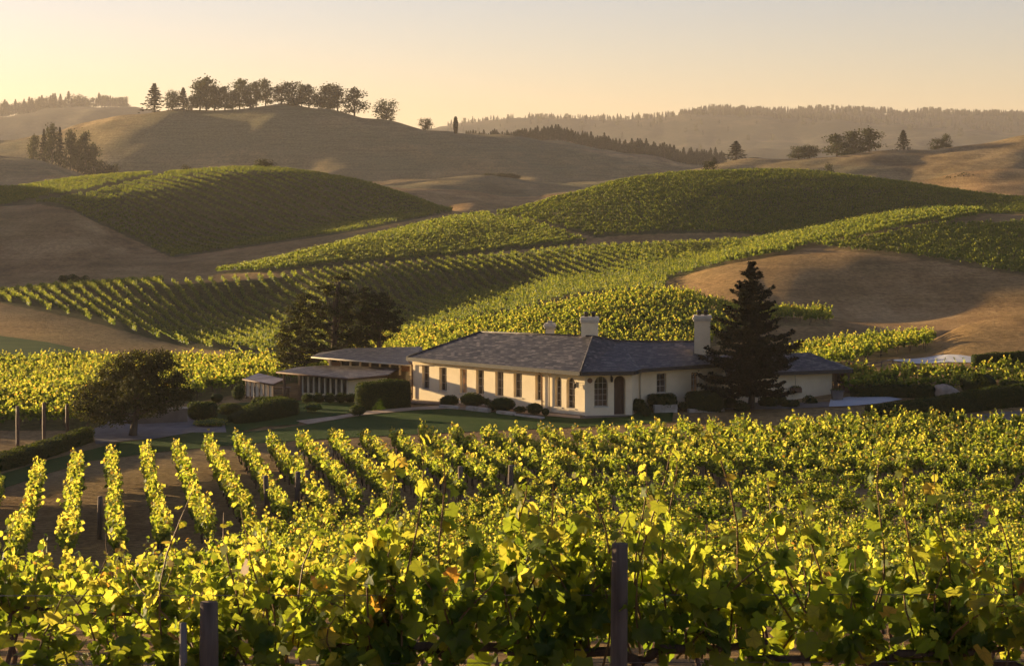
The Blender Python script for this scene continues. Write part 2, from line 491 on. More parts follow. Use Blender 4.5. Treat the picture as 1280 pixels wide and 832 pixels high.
# ------------------------------------------------------------------ ground materials
def ground_mat(name, dry, bare, green, sc=1.0, wgreen=0.0):
    """dry grass over soil: large patches, streaks down the slope and fine tufts; 'crop' shows the sown ground of the vineyards"""
    m, ns, ls = new_mat(name)
    out = N(ns, 'ShaderNodeOutputMaterial')
    p = N(ns, 'ShaderNodeBsdfPrincipled')
    tc = N(ns, 'ShaderNodeTexCoord')
    def noise(s, d=6, r=.6, st=None):
        n = N(ns, 'ShaderNodeTexNoise')
        n.inputs['Scale'].default_value = s
        n.inputs['Detail'].default_value = d
        n.inputs['Roughness'].default_value = r
        if st:
            mp = N(ns, 'ShaderNodeMapping')
            mp.inputs['Scale'].default_value = st
            ls.new(tc.outputs['Object'], mp.inputs[0]); ls.new(mp.outputs[0], n.inputs['Vector'])
        else:
            ls.new(tc.outputs['Object'], n.inputs['Vector'])
        return n
    big, mid, fine = noise(.018 * sc), noise(.12 * sc, 8, .68, (1, .5, 1)), noise(1.6 * sc, 8, .7)
    def mix(f, a, b, blend='MIX'):
        x = N(ns, 'ShaderNodeMix', data_type='RGBA', blend_type=blend)
        if hasattr(f, 'is_linked') or not isinstance(f, (int, float)): ls.new(f, x.inputs[0])
        else: x.inputs[0].default_value = f
        for s_, v in ((6, a), (7, b)):
            if isinstance(v, tuple): x.inputs[s_].default_value = (*v, 1)
            else: ls.new(v, x.inputs[s_])
        return x.outputs[2]
    r1 = ramp(ns, [(.35, dry[0]), (.5, dry[1]), (.66, dry[2])]); ls.new(mid.outputs[0], r1.inputs[0])
    r2 = ramp(ns, [(.40, (0, 0, 0)), (.62, (1, 1, 1))]); ls.new(big.outputs[0], r2.inputs[0])
    c = mix(r2.outputs[0], r1.outputs[0], green)
    c = mix(wgreen, c, green)
    r3 = ramp(ns, [(.3, (.38, .36, .33)), (.7, (1.4, 1.4, 1.4))]); ls.new(fine.outputs[0], r3.inputs[0])
    trk = noise(1.0, 5, .6, (.035, .035, 1.1))       # narrow paths grazed along the contours
    r5 = ramp(ns, [(.40, (.78, .77, .75)), (.5, (1.06, 1.06, 1.05)), (.60, (.84, .83, .82))]); ls.new(trk.outputs[0], r5.inputs[0])
    c = mix(.8, c, r5.outputs[0], 'MULTIPLY')
    at_ = N(ns, 'ShaderNodeAttribute', attribute_name='crop')
    r4 = ramp(ns, [(.38, bare), (.62, tuple(x * 1.7 for x in bare))]); ls.new(fine.outputs[0], r4.inputs[0])
    c = mix(at_.outputs['Fac'], c, r4.outputs[0])
    c = mix(.8, c, r3.outputs[0], 'MULTIPLY')
    ls.new(c, p.inputs['Base Color'])
    p.inputs['Roughness'].default_value = 1
    p.inputs['Specular IOR Level'].default_value = 0.05
    b = N(ns, 'ShaderNodeBump')
    ls.new(fine.outputs[0], b.inputs['Height'])
    b.inputs['Distance'].default_value = .45 / sc
    b.inputs['Strength'].default_value = .6
    ls.new(b.outputs[0], p.inputs['Normal'])
    ls.new(p.outputs[0], out.inputs[0])
    return m

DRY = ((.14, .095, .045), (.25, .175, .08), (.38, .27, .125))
M['soil'] = ground_mat('vineyard soil', ((.15, .085, .04), (.26, .16, .075), (.40, .27, .13)), (.19, .12, .06), (.30, .21, .095), sc=2)
M['valley'] = ground_mat('valley dry grass', ((.17, .105, .045), (.31, .19, .08), (.47, .31, .14)), (.040, .046, .015), (.27, .185, .075))
M['hill'] = ground_mat('hill dry grass', DRY, (.085, .085, .035), (.17, .15, .075), sc=.6)
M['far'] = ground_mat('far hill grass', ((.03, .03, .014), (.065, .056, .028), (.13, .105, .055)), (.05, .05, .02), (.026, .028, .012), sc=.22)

# ------------------------------------------------------------------ vineyard blocks
def poly_in(px, py, poly):
    r = np.zeros(px.shape, bool)
    n = len(poly)
    for i in range(n):
        x0, y0 = poly[i]; x1, y1 = poly[(i + 1) % n]
        if y0 == y1: continue
        c = ((y0 > py) != (y1 > py)) & (px < (x1 - x0) * (py - y0) / (y1 - y0) + x0)
        r ^= c
    return r

# name: (polygon on the ground as seen in the photo, knot range, row direction given by two photo points or an angle, row spacing, plant spacing, kind)
BLOCKS = [
 dict(id='L', poly=[(-400, 275), (0, 258), (50, 255), (88, 262), (120, 278), (215, 322), (330, 306), (440, 290), (560, 266), (640, 200), (640, 100), (-400, 100)],
      k=(22.02, 24.35), d=((150, 225), (330, 285)), yr=(340, 500), s=2.8, a=1.5, lod=4, f=.64, gap=[((-10, 262), (225, 212), 5)]),
 dict(id='G', poly=[(-400, 330), (-60, 374), (0, 378), (100, 399), (230, 434), (340, 445), (480, 470), (900, 470), (1000, 299), (880, 305), (800, 308), (700, 314), (640, 321), (540, 329), (400, 342), (330, 348), (262, 353), (215, 356), (190, 351), (80, 345), (-60, 345)],
      k=(16.0, 19.9), d=((120, 352), (290, 424)), yr=(190, 370), s=1.8, a=1.05, lod=3, kr=True, f=.72),
 dict(id='GC', poly=[(-400, 460), (-400, 300), (240, 300), (240, 460)], k=(18.9, 20.5), d=((120, 352), (290, 424)), yr=(240, 320), s=1.8, a=1.05, lod=3, f=.75, only=lambda px, py: (px < 170)),
 dict(id='H', poly=[(165, 346), (340, 340), (540, 324), (700, 309), (735, 304), (690, 288), (660, 279), (610, 272), (600, 200), (165, 200)],
      k=(19.05, 20.5), d=((300, 338), (420, 316)), yr=(262, 400), s=1.95, a=1.1, lod=3, f=.76),
 dict(id='I', poly=[(618, 200), (625, 270), (680, 279), (710, 287), (765, 303), (880, 301), (960, 298), (1300, 298), (1500, 298), (1500, 150), (618, 150)],
      k=(19.1, 20.6), d=((760, 250), (960, 282)), yr=(298, 430), s=2.6, a=1.5, lod=4, f=.64),
 dict(id='J', poly=[(905, 335), (930, 331), (985, 317), (1010, 309), (1060, 303), (1110, 291), (1215, 276), (1228, 268), (1228, 200), (905, 200)],
      k=(17.02, 18.8), d=((960, 318), (1100, 280)), yr=(250, 350), s=2.2, a=1.2, lod=3, f=.88),
 dict(id='K', poly=[(1014, 309), (1100, 318), (1180, 332), (1300, 349), (1600, 395), (1600, 250), (1290, 281), (1170, 285), (1110, 297), (1060, 305)],
      k=(17.0, 18.9), d=((1060, 312), (1260, 335)), yr=(240, 345), s=2.1, a=1.1, lod=3, f=.74),
 dict(id='D', poly=[(440, 480), (440, 200), (900, 200), (1044, 390), (1038, 408), (960, 407), (900, 425), (860, 470)],
      k=(12.6, 14.5), ang=14, yr=(160, 216), s=2.1, a=1.35, lod=2),
 dict(id='E', poly=[(940, 480), (940, 425), (1000, 430), (1060, 425), (1163, 415), (1163, 440), (1110, 447), (1100, 452), (1060, 460), (1040, 480)],
      k=(11.4, 12.25), ang=20, yr=(144, 176), s=2.1, a=1.35, lod=2),
 dict(id='F', poly=[(1055, 500), (1055, 474), (1110, 476), (1215, 473), (1300, 469), (1400, 468), (1400, 505), (1262, 494), (1180, 495), (1110, 495)],
      k=(10.3, 12.0), d=((1060, 482), (1240, 478)), yr=(128, 150), s=2.3, a=1.3, lod=2),
 dict(id='C', poly=[(-400, 620), (-60, 566), (0, 561), (60, 551), (95, 538), (150, 528), (205, 510), (255, 500), (300, 492), (340, 480), (400, 478), (400, 440), (-400, 440)],
      k=(9.0, 13.6), ang=12, yr=(104, 172), s=2.1, a=1.3, lod=2),
]

def row_angle(b):
    if 'ang' in b: return math.radians(b['ang'])
    (p0, p1) = b['d']
    y0, y1 = b['yr']
    k0 = y0 * .97
    a = hit(p0[0], p0[1], k0, 4000); c = hit(p1[0], p1[1], k0, 4000)
    return math.atan2(c[1] - a[1], c[0] - a[0])

def sample_block(b):
    th = row_angle(b)
    y0, y1 = b['yr']
    X0, X1 = -0.46 * y1, 0.46 * y1
    R = math.hypot(X1 - X0, y1 - y0) / 2 + 10
    cx, cyy = 0, (y0 + y1) / 2
    u = np.arange(-R, R, b['a']); v = np.arange(-R, R, b['s'])
    U, V = np.meshgrid(u, v)
    U = U + RNG.uniform(-.18, .18, U.shape) * b['a']
    V = V + RNG.normal(0, .05, U.shape)
    x = cx + U * math.cos(th) - V * math.sin(th)
    y = cyy + U * math.sin(th) + V * math.cos(th)
    ok = (y > y0) & (y < y1) & (np.abs(x) < .40 * y + 4)
    x, y = x[ok], y[ok]
    z, kap = terrain(x, y, True)
    px = CX + FPX * x / y; py = HOR - FPX * z / y
    ok = poly_in(px, py, b['poly']) & (kap > b['k'][0]) & (kap < b['k'][1])
    if 'only' in b: ok &= b['only'](px, py)
    if 'kr' in b: ok &= (px < 832) | (kap > 17.03)
    for g in b.get('gap', []):
        (ax, ay), (bx, by), wd = g
        ok &= ~((px > ax) & (px < bx) & (np.abs(py - np.interp(px, [ax, (ax + bx) / 2, bx], [ay, (ay + by) / 2 + 4, by])) < wd * .5))
    ok &= RNG.random(len(x)) > .012
    return x[ok], y[ok], z[ok], th

SAMPLES = {b['id']: sample_block(b) for b in BLOCKS}
for k_, s_ in SAMPLES.items(): print('block', k_, len(s_[0]), round(math.degrees(s_[3])))

# ------------------------------------------------------------------ ground sheets
NS = 620
ys = [-28.0]
yy = 3.0
ys = list(np.arange(-28, 3, 3.0))
while yy < 4200:
    ys.append(yy)
    st = max(.35, yy * .0065) if yy < 160 else (yy * .0042 if yy < 620 else (yy * .007 if yy < 1300 else yy * .02))
    yy += st
ys = np.array(ys)
ss = np.linspace(-.60, .60, NS)
GX = ss[None, :] * (ys[:, None] + 45)
GY = np.repeat(ys[:, None], NS, 1)
GZ, GK = terrain(GX, GY, True)
crop = np.zeros(GX.shape)
PXg = CX + FPX * GX / np.maximum(GY, 1); PYg = HOR - FPX * GZ / np.maximum(GY, 1)
for b in BLOCKS:
    inn = poly_in(PXg, PYg, b['poly']) & (GK > b['k'][0]) & (GK < b['k'][1]) & (GY > b['yr'][0]) & (GY < b['yr'][1])
    if 'only' in b: inn &= b['only'](PXg, PYg)
    if 'kr' in b: inn &= (PXg < 832) | (GK > 17.03)
    crop[inn] = .85 if b['id'] in 'LIGHGC' else .45
# the sown field on the valley floor at the far left
mf = poly_in(PXg, PYg, [(-500, 470), (-500, 400), (0, 418), (60, 426), (130, 441), (200, 449), (300, 455), (330, 470)]) & (GK > 13) & (GK < 16.6)
MEADOW = mf
def sheet(name, r0, r1, mat, kind='structure'):
    x, y, z, c = GX[r0:r1 + 1], GY[r0:r1 + 1], GZ[r0:r1 + 1], crop[r0:r1 + 1]
    n, m = x.shape
    V = np.stack([x, y, z], -1).reshape(-1, 3)
    idx = np.arange(n * m).reshape(n, m)
    F = np.stack([idx[:-1, :-1], idx[:-1, 1:], idx[1:, 1:], idx[1:, :-1]], -1).reshape(-1, 4)
    o = link(name, np_mesh(name, V, F, mat, smooth=True, attrs={'crop': c}))
    o['kind'] = kind
    return o
cuts = [0] + [int(np.searchsorted(ys, q)) for q in (118, 245, 640, 1600)] + [len(ys) - 1]
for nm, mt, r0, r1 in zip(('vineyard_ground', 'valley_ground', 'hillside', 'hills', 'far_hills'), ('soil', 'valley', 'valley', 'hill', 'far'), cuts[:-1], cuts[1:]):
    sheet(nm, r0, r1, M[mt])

def overlay(name, pts, mat, lift=.03, step=.5, y0=80, img=True):
    """a thin surface laid on the ground; pts are photo points on the ground (or world x, y)"""
    P = [hit(p[0], p[1], y0, 400) for p in pts] if img else pts
    P = np.array(P)
    x0, y0_, x1, y1 = P[:, 0].min(), P[:, 1].min(), P[:, 0].max(), P[:, 1].max()
    import bmesh
    bm = bmesh.new()
    vs_ = [bm.verts.new((p[0], p[1], 0)) for p in P]
    bm.faces.new(vs_)
    for ax, a0, a1 in ((0, x0, x1), (1, y0_, y1)):
        q = a0 + step
        while q < a1:
            co = [0, 0, 0]; co[ax] = q
            no = [0, 0, 0]; no[ax] = 1
            bmesh.ops.bisect_plane(bm, geom=bm.verts[:] + bm.edges[:] + bm.faces[:], plane_co=co, plane_no=no)
            q += step
    xs = np.array([v.co.x for v in bm.verts]); yv = np.array([v.co.y for v in bm.verts])
    zs = terrain(xs, yv) + lift
    for v, z_ in zip(bm.verts, zs): v.co.z = z_
    bmesh.ops.recalc_face_normals(bm, faces=bm.faces[:])
    me = bpy.data.meshes.new(name)
    bm.to_mesh(me); bm.free()
    if me.polygons[0].normal.z < 0: me.flip_normals()
    me.materials.append(mat)
    o = link(name, me)
    o['kind'] = 'structure'
    return o
# ------------------------------------------------------------------ leaves
def leaf_template(kind):
    if kind == 'lobed':
        ang = [0, 20, 48, 74, 104, 134, 158, 174]
        rad = [1.0, .74, .95, .68, .82, .62, .60, .20]
        A = [(-a, r) for a, r in zip(ang[::-1], rad[::-1])][:-1] + list(zip(ang, rad))
        pts = [(0, 0)] + [(r * math.cos(math.radians(a)), r * math.sin(math.radians(a))) for a, r in A]
        P = np.array([(x, y, -.22 * (x * x + y * y) + .16 * abs(y) + .10 * math.sin(5 * math.atan2(y, x))) for x, y in pts])
        P[0, 2] = 0
        F = [(0, i, i + 1) for i in range(1, len(pts) - 1)]
        return P, np.array(F)
    if kind == 'mid':
        pts = [(-.35, 0), (-.1, .75), (.55, .6), (1, 0), (.55, -.6), (-.1, -.75)]
        P = np.array([(x, y, .18 * abs(y) - .1 * x * x) for x, y in pts])
        return P, np.array([(0, 3, 1), (1, 3, 2), (0, 5, 3), (5, 4, 3)])
    pts = [(-.8, 0, 0), (0, .75, .15), (.9, 0, 0), (0, -.75, .15)]
    return np.array(pts), np.array([(0, 2, 1), (0, 3, 2)])

_lr = np.random.default_rng(77)
def leaves(P, Nn, D, S, kind, tint):
    """many leaves: positions, normals, tip directions, sizes"""
    Tm, F = leaf_template(kind)
    Nn = Nn / np.linalg.norm(Nn, axis=1, keepdims=True)
    D = D - Nn * (D * Nn).sum(1, keepdims=True)
    D = D / np.maximum(np.linalg.norm(D, axis=1, keepdims=True), 1e-6)
    B = np.cross(Nn, D)
    V = P[:, None, :] + S[:, None, None] * (Tm[None, :, 0:1] * D[:, None, :] + Tm[None, :, 1:2] * B[:, None, :] + Tm[None, :, 2:3] * _lr.uniform(-.6, 2.6, (len(P), 1, 1)) * Nn[:, None, :])
    n, k = len(P), len(Tm)
    FF = (F[None] + (np.arange(n) * k)[:, None, None]).reshape(-1, 3)
    return V.reshape(-1, 3), FF, np.repeat(tint, k)

def merge(parts):
    V, F, Tt = [], [], []
    b = 0
    for v, f, t in parts:
        V.append(v); F.append(f + b); Tt.append(t); b += len(v)
    return np.concatenate(V), np.concatenate(F), np.concatenate(Tt)

def rnd_dirs(n, rng, up=0.3):
    d = rng.normal(size=(n, 3)); d[:, 2] += up
    return d / np.linalg.norm(d, axis=1, keepdims=True)

def shoots(rng, n, L, hw, base_z, hmin, hmax, spread):
    out = []
    for i in range(n):
        x = rng.uniform(-L, L); y = rng.uniform(-.12, .12)
        h = rng.uniform(hmin, hmax)
        lean = rng.normal(0, spread, 2)
        p = []
        for t in np.linspace(0, 1, 7):
            p.append((x + lean[0] * t + .05 * math.sin(5 * t + i), y + lean[1] * t * (.6 + t) + .04 * math.cos(4 * t + i),
                      base_z + h * (t - .16 * t * t * t * (abs(lean[1]) / .25))))
        out.append(np.array(p))
    return out

STALKS = []
def vine_foliage(seed, lod, L=.68):
    rng = np.random.default_rng(seed)
    sp = {0: (14, 20, 'lobed', (.038, .084)), 1: (13, 15, 'mid', (.062, .105)), 2: (10, 10, 'quad', (.095, .155)), 3: (8, 7, 'quad', (.12, .20)), 4: (9, 5, 'quad', (.19, .30))}[lod]
    sh = shoots(rng, sp[0], L, .4, .72, .45, .78, .15 if lod < 2 else (.10 if lod == 2 else .05))
    if lod == 0: sh += shoots(rng, 3, L * .9, .3, .8, .85, 1.08, .17)
    for _ in range(2 if lod < 3 else 1): sh += shoots(rng, 1, L * .7, .3, .8, .85, 1.0, .08)
    P, Nn, D = [], [], []
    for s_ in sh:
        for k in range(sp[1] + (3 if len(sh) - 3 < 0 else 0)):
            t = rng.uniform(.05, 1) * 6
            i = min(int(t), 5); q = s_[i] * (1 - (t - i)) + s_[i + 1] * (t - i)
            side = rng.normal(size=3) * (1, 1.2, .5)
            side /= np.linalg.norm(side)
            taper = 1 - .55 * (t / 6) ** 2
            P.append(q + side * (rng.uniform(.03, .11) if lod == 0 else rng.uniform(.05, .15)) * taper)
            if lod == 0: STALKS.append((tuple(q), tuple(P[-1])))
            nn = side * .8 + np.array([0, 0, rng.uniform(.0, 1.0)]) + rng.normal(size=3) * .35
            Nn.append(nn); D.append(side + np.array([0, 0, -.8]) + rng.normal(size=3) * .3)
    # hanging leaves that thicken the middle
    n = {0: 120, 1: 120, 2: 60, 3: 34, 4: 34}[lod]
    q = np.stack([rng.uniform(-L, L, n), rng.normal(0, {0: .18, 1: .2, 2: .13, 3: .12, 4: .12}[lod], n), rng.uniform(.55, 1.15, n)], 1)
    P = np.array(P + list(q)); Nn = np.array(Nn + list(rnd_dirs(n, rng, .1) * (1, 1.6, 1))); D = np.array(D + list(rng.normal(size=(n, 3)) + (0, 0, -1)))
    S = rng.uniform(*sp[3], len(P))
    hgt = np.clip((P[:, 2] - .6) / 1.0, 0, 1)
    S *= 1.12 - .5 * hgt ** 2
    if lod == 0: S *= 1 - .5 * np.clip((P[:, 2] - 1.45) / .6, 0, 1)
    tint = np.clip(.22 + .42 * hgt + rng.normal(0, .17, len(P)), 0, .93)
    red = rng.random(len(P)) < .012
    tint[red] = 1.0
    return leaves(P, Nn, D, S, sp[2], tint), sh

def vine_wood(seed, lod):
    rng = np.random.default_rng(seed + 99)
    mb = MB()
    n = 7 if lod == 0 else 5
    pts = [(0, 0, -.1), (.03, .02, .15), (-.03, .0, .4), (.02, .01, .62), (0, 0, .74)]
    mb.tube(pts, [.045, .038, .034, .034, .03], n)
    for s_ in (-1, 1):
        mb.tube([(0, 0, .72), (.12 * s_, .01, .78), (.4 * s_, rng.uniform(-.02, .02), .77), (.66 * s_, 0, .79)], [.028, .024, .02, .014], n)
    return mb

def smooth_mesh_from(mb, name, mat):
    o = mb.build(name, mat)
    me = o.data
    bpy.data.objects.remove(o)
    return me

VINE = {}
for lod, nv in ((0, 6), (1, 6), (2, 7), (3, 7), (4, 6)):
    VINE[lod] = []
    for i in range(nv):
        L = .68 if lod < 3 else (.8 if lod == 3 else 1.35)
        STALKS.clear()
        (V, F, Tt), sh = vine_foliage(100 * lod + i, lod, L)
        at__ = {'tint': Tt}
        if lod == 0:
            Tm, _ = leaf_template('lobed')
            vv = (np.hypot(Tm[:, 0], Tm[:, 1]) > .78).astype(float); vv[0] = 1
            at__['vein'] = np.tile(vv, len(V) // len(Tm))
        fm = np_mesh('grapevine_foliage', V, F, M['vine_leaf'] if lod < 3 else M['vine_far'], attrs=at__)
        wm = cm = None
        if lod < 3:
            wm = smooth_mesh_from(vine_wood(i, lod), 'grapevine_trunk', M['vine_bark'])
        if lod < 2:
            mb = MB()
            for s_ in sh:
                mb.tube([tuple(q) for q in s_], [.0065, .006, .0055, .005, .0045, .0035, .002], 5, cap=False)
            for q0, q1 in STALKS: mb.tube([q0, q1], [.0016, .0012], 3, cap=False)
            cm = smooth_mesh_from(mb, 'grapevine_shoots', M['cane'])
        VINE[lod].append((fm, wm, cm))

# ------------------------------------------------------------------ the near vineyard: positions
def front_edge(x):
    """near end of the rows that run down to the house"""
    return np.interp(x, [-40, -15, -9.8, -5, 0, 6, 40], [58, 66, 79, 86, 91, 94, 94])
def far_edge(px):
    return np.interp(px, [-300, 0, 55, 125, 200, 300, 400, 560, 700, 900, 1060, 1100, 1215, 1260, 1330], [88, 92, 96, 99.5, 104, 107, 108.5, 110, 111.5, 114, 116, 118, 117, 117, 118])
AX, AY = at(125, 1), 1.0
rd = np.array([AX, AY]); rd /= np.linalg.norm(rd)
rn = np.array([rd[1], -rd[0]])
BROWS = []
for j in range(-48, 72):
    off = j * 1.74 + .6
    t = np.arange(60, 160, 1.25)
    p = rd[None] * t[:, None] + rn[None] * off
    p = p + RNG.normal(0, .06, p.shape)
    x, y = p[:, 0], p[:, 1]
    px = CX + FPX * x / y
    ok = (y > front_edge(x)) & (y < far_edge(px)) & (px > -260) & (px < 1540)
    if ok.any(): BROWS.append((off, x[ok], y[ok]))
AROWS = []
Yr = [9.7] + list(np.arange(24.5, 93.0, 3.1))
for j, Y0 in enumerate(Yr):
    sp_ = 1.0 if j < 1 else 1.75
    half = .335 * Y0 + 2.0
    xs = np.arange(-half, half, sp_) + (.31 * j) % 1.0
    y = Y0 + .05 * xs + RNG.normal(0, .05, len(xs))
    xs = xs + RNG.normal(0, .07, len(xs))
    pxa = CX + FPX * xs / y
    ok = y < np.minimum(front_edge(xs) - 2.2, np.interp(pxa, [110, 290, 430], [40, 60, 100]))
    if ok.any(): AROWS.append((j, xs[ok], y[ok]))

ORD = ['zeroth', 'first', 'second', 'third', 'fourth', 'fifth', 'sixth', 'seventh', 'eighth', 'ninth', 'tenth', 'eleventh', 'twelfth', 'thirteenth', 'fourteenth', 'fifteenth',
       'sixteenth', 'seventeenth', 'eighteenth', 'nineteenth']
TENS = {2: 'twent', 3: 'thirt', 4: 'fort', 5: 'fift', 6: 'sixt', 7: 'sevent', 8: 'eight', 9: 'ninet'}
def ordinal(n):
    if n < 20: return ORD[n]
    if n < 100:
        t, u = divmod(n, 10)
        return TENS[t] + ('ieth' if u == 0 else 'y-' + ORD[u])
    return 'hundred-and-' + ordinal(n - 100)

proto_vine = {}
def make_vine(lod, v, loc, rz, sc, label):
    key = (lod, v)
    fm, wm, cm = VINE[lod][v]
    if key not in proto_vine:
        r = empty('grapevine', loc)
        tag(r, label, 'grapevine', 'grapevines in the near vineyard')
        link('foliage', fm, r)
        if wm: link('trunk', wm, r)
        if cm: link('shoots', cm, r)
        proto_vine[key] = r
    else:
        src = proto_vine[key]
        r = src.copy(); COL.objects.link(r)
        r['label'] = label
        for ch in src.children:
            c = ch.copy(); COL.objects.link(c); c.parent = r
    r.location = loc; r.rotation_euler = (RNG.normal(0, .04), RNG.normal(0, .04), rz); r.scale = sc
    return r

# individuals: the nearest ones in the picture; everything else goes into one mass
STUFF = []          # (x, y, z, rot, scale, proto index)
count = 0
LIMIT = 298
for (j, xs, yv) in AROWS:
    z = terrain(xs, yv)
    ang = .05
    px = CX + FPX * xs / yv
    vis = (px > -25) & (px < 1305)
    order = np.argsort(px)
    kk = 0
    for i in order:
        lod = 0 if j < 1 else 1
        sc = RNG.uniform(.9, 1.08) * np.interp(xs[i], [-1.9, -.3], [.80, 1.04]) if j == 0 else RNG.uniform(.75, 1.25)
        rot = ang + (math.pi if RNG.random() < .5 else 0)
        if vis[i] and count < LIMIT:
            kk += 1; count += 1
            if j == 0:
                lab = '%s big-leaved grapevine from the left in the frontmost row' % ordinal(kk)
            else:
                lab = '%s grapevine from the left in the %s row behind the front row' % (ordinal(kk), ordinal(j))
            make_vine(lod, int(RNG.integers(0, 6)), (xs[i], yv[i], z[i]), rot, (1, 1, sc), lab)
        else:
            STUFF.append((xs[i], yv[i], z[i], rot, sc, lod, int(RNG.integers(0, 6))))
print('individual vines', count)
for off, xs, yv in BROWS:
    z = terrain(xs, yv)
    for x, y, zz in zip(xs, yv, z):
        if RNG.random() < .015: continue
        STUFF.append((x, y, zz, math.atan2(rd[1], rd[0]) + (math.pi if RNG.random() < .5 else 0), RNG.uniform(.88, 1.12), 2, int(RNG.integers(0, 7))))
for b in BLOCKS:
    x, y, z, th = SAMPLES[b['id']]
    lod = b['lod']; nv = len(VINE[lod])
    sc = RNG.uniform(.85, 1.12, len(x)) * b.get('f', 1.0)
    for i in range(len(x)):
        STUFF.append((x[i], y[i], z[i], th + (math.pi if RNG.random() < .5 else 0), sc[i], lod, int(RNG.integers(0, nv))))
print('mass vines', len(STUFF))

def scatter_object(name, pts, protos, label, kind='stuff', z_align=None):
    """a mesh of points that carries one instance per point (geometry nodes)"""
    col = bpy.data.collections.new(name + ' sources')
    for k, parts in enumerate(protos):
        # join the parts of one plant into one mesh
        me = parts
        o = bpy.data.objects.new('source%03d' % k, me)
        col.objects.link(o)
    P = np.array([(p[0], p[1], p[2]) for p in pts], np.float32)
    me = bpy.data.meshes.new(name)
    me.vertices.add(len(P)); me.vertices.foreach_set('co', P.ravel())
    def fa(n, typ, vals, key='value'):
        a = me.attributes.new(n, typ, 'POINT'); a.data.foreach_set(key, np.asarray(vals).ravel())
    fa('rz', 'FLOAT', np.array([p[3] for p in pts], np.float32))
    fa('sc', 'FLOAT', np.array([p[4] for p in pts], np.float32))
    fa('which', 'INT', np.array([p[5] for p in pts], np.int32))
    o = link(name, me)
    g = bpy.data.node_groups.new(name, 'GeometryNodeTree')
    g.interface.new_socket('Geometry', in_out='INPUT', socket_type='NodeSocketGeometry')
    g.interface.new_socket('Geometry', in_out='OUTPUT', socket_type='NodeSocketGeometry')
    ns, ls = g.nodes, g.links
    gi, go = ns.new('NodeGroupInput'), ns.new('NodeGroupOutput')
    ci = ns.new('GeometryNodeCollectionInfo')
    ci.inputs['Collection'].default_value = col
    ci.inputs['Separate Children'].default_value = True
    ci.inputs['Reset Children'].default_value = True
    ip = ns.new('GeometryNodeInstanceOnPoints')
    def named(n, t):
        a = ns.new('GeometryNodeInputNamedAttribute'); a.data_type = t; a.inputs['Name'].default_value = n
        return a
    r_, s_, w_ = named('rz', 'FLOAT'), named('sc', 'FLOAT'), named('which', 'INT')
    cb = ns.new('ShaderNodeCombineXYZ'); ls.new(r_.outputs['Attribute'], cb.inputs['Z'])
    er = ns.new('FunctionNodeEulerToRotation'); ls.new(cb.outputs[0], er.inputs[0])
    ls.new(gi.outputs[0], ip.inputs['Points'])
    ls.new(ci.outputs[0], ip.inputs['Instance'])
    ip.inputs['Pick Instance'].default_value = True
    ls.new(w_.outputs['Attribute'], ip.inputs['Instance Index'])
    ls.new(er.outputs[0], ip.inputs['Rotation'])
    ls.new(s_.outputs['Attribute'], ip.inputs['Scale'])
    ls.new(ip.outputs[0], go.inputs[0])
    md = o.modifiers.new('scatter', 'NODES'); md.node_group = g
    if kind == 'stuff': tag(o, label, None, None, 'stuff')
    return o

def joined(fm, wm, cm):
    """one mesh of a whole plant, two material slots"""
    me = bpy.data.meshes.new('grapevine_plant')
    import bmesh
    bm = bmesh.new()
    for k, m_ in enumerate((fm, wm, cm)):
        if m_ is None: continue
        n0 = len(bm.faces)
        bm.from_mesh(m_)
        bm.faces.ensure_lookup_table()
        for f in bm.faces[n0:]: f.material_index = k
    bm.to_mesh(me); bm.free()
    me.materials.append(fm.materials[0]); me.materials.append(M['vine_bark']); me.materials.append(M['cane'])
    return me

SRC, IDX = [], {}
for lod in VINE:
    for v, (fm, wm, cm) in enumerate(VINE[lod]):
        IDX[(lod, v)] = len(SRC)
        SRC.append(joined(fm, wm, cm) if wm else fm)
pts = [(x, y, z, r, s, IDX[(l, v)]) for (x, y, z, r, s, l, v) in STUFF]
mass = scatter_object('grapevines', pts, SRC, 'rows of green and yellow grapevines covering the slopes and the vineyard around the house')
mass['category'] = 'vineyard'
# ------------------------------------------------------------------ materials of the buildings
def stucco(name, c0, c1):
    return surf(name, [(.3, c0), (.7, c1)], .9, .92, detail=8, bump=.006, bscale=25, rough_noise=.7)
M['stucco'] = stucco('cream stucco', (.70, .57, .36), (.82, .69, .46))
M['trim'] = surf('painted trim', [(.3, (.50, .43, .31)), (.7, (.62, .55, .42))], 3, .7)
M['white'] = surf('pale window paint', [(.3, (.36, .33, .28)), (.7, (.48, .45, .39))], 5, .5)
M['brown'] = surf('brown painted wood', [(.3, (.07, .04, .025)), (.7, (.15, .09, .055))], 8, .6, stretch=(1, 1, .2))
M['dark'] = surf('dark metal', [(.3, (.02, .018, .016)), (.7, (.05, .045, .04))], 8, .5)
M['copper'] = surf('aged copper', [(.3, (.12, .06, .03)), (.7, (.26, .14, .07))], 5, .5)
M['stone'] = surf('pale stone', [(.3, (.24, .20, .15)), (.7, (.46, .40, .32))], 2.2, .95, bump=.02, bscale=6)
M['rock'] = surf('boulder stone', [(.3, (.20, .16, .12)), (.7, (.42, .34, .26))], 1.6, .95, bump=.04, bscale=4)
M['greyslab'] = surf('grey concrete', [(.3, (.12, .10, .088)), (.7, (.19, .165, .145))], 1.2, .9, bump=.004, bscale=12)
M['paleconc'] = surf('pale concrete', [(.3, (.36, .36, .36)), (.7, (.50, .50, .50))], .7, .8, bump=.003, bscale=10)
M['canvas'] = surf('cream canvas blind', [(.3, (.45, .40, .30)), (.7, (.60, .54, .42))], 2, .9)
M['terracotta'] = surf('terracotta', [(.3, (.25, .12, .07)), (.7, (.38, .2, .12))], 5, .8)

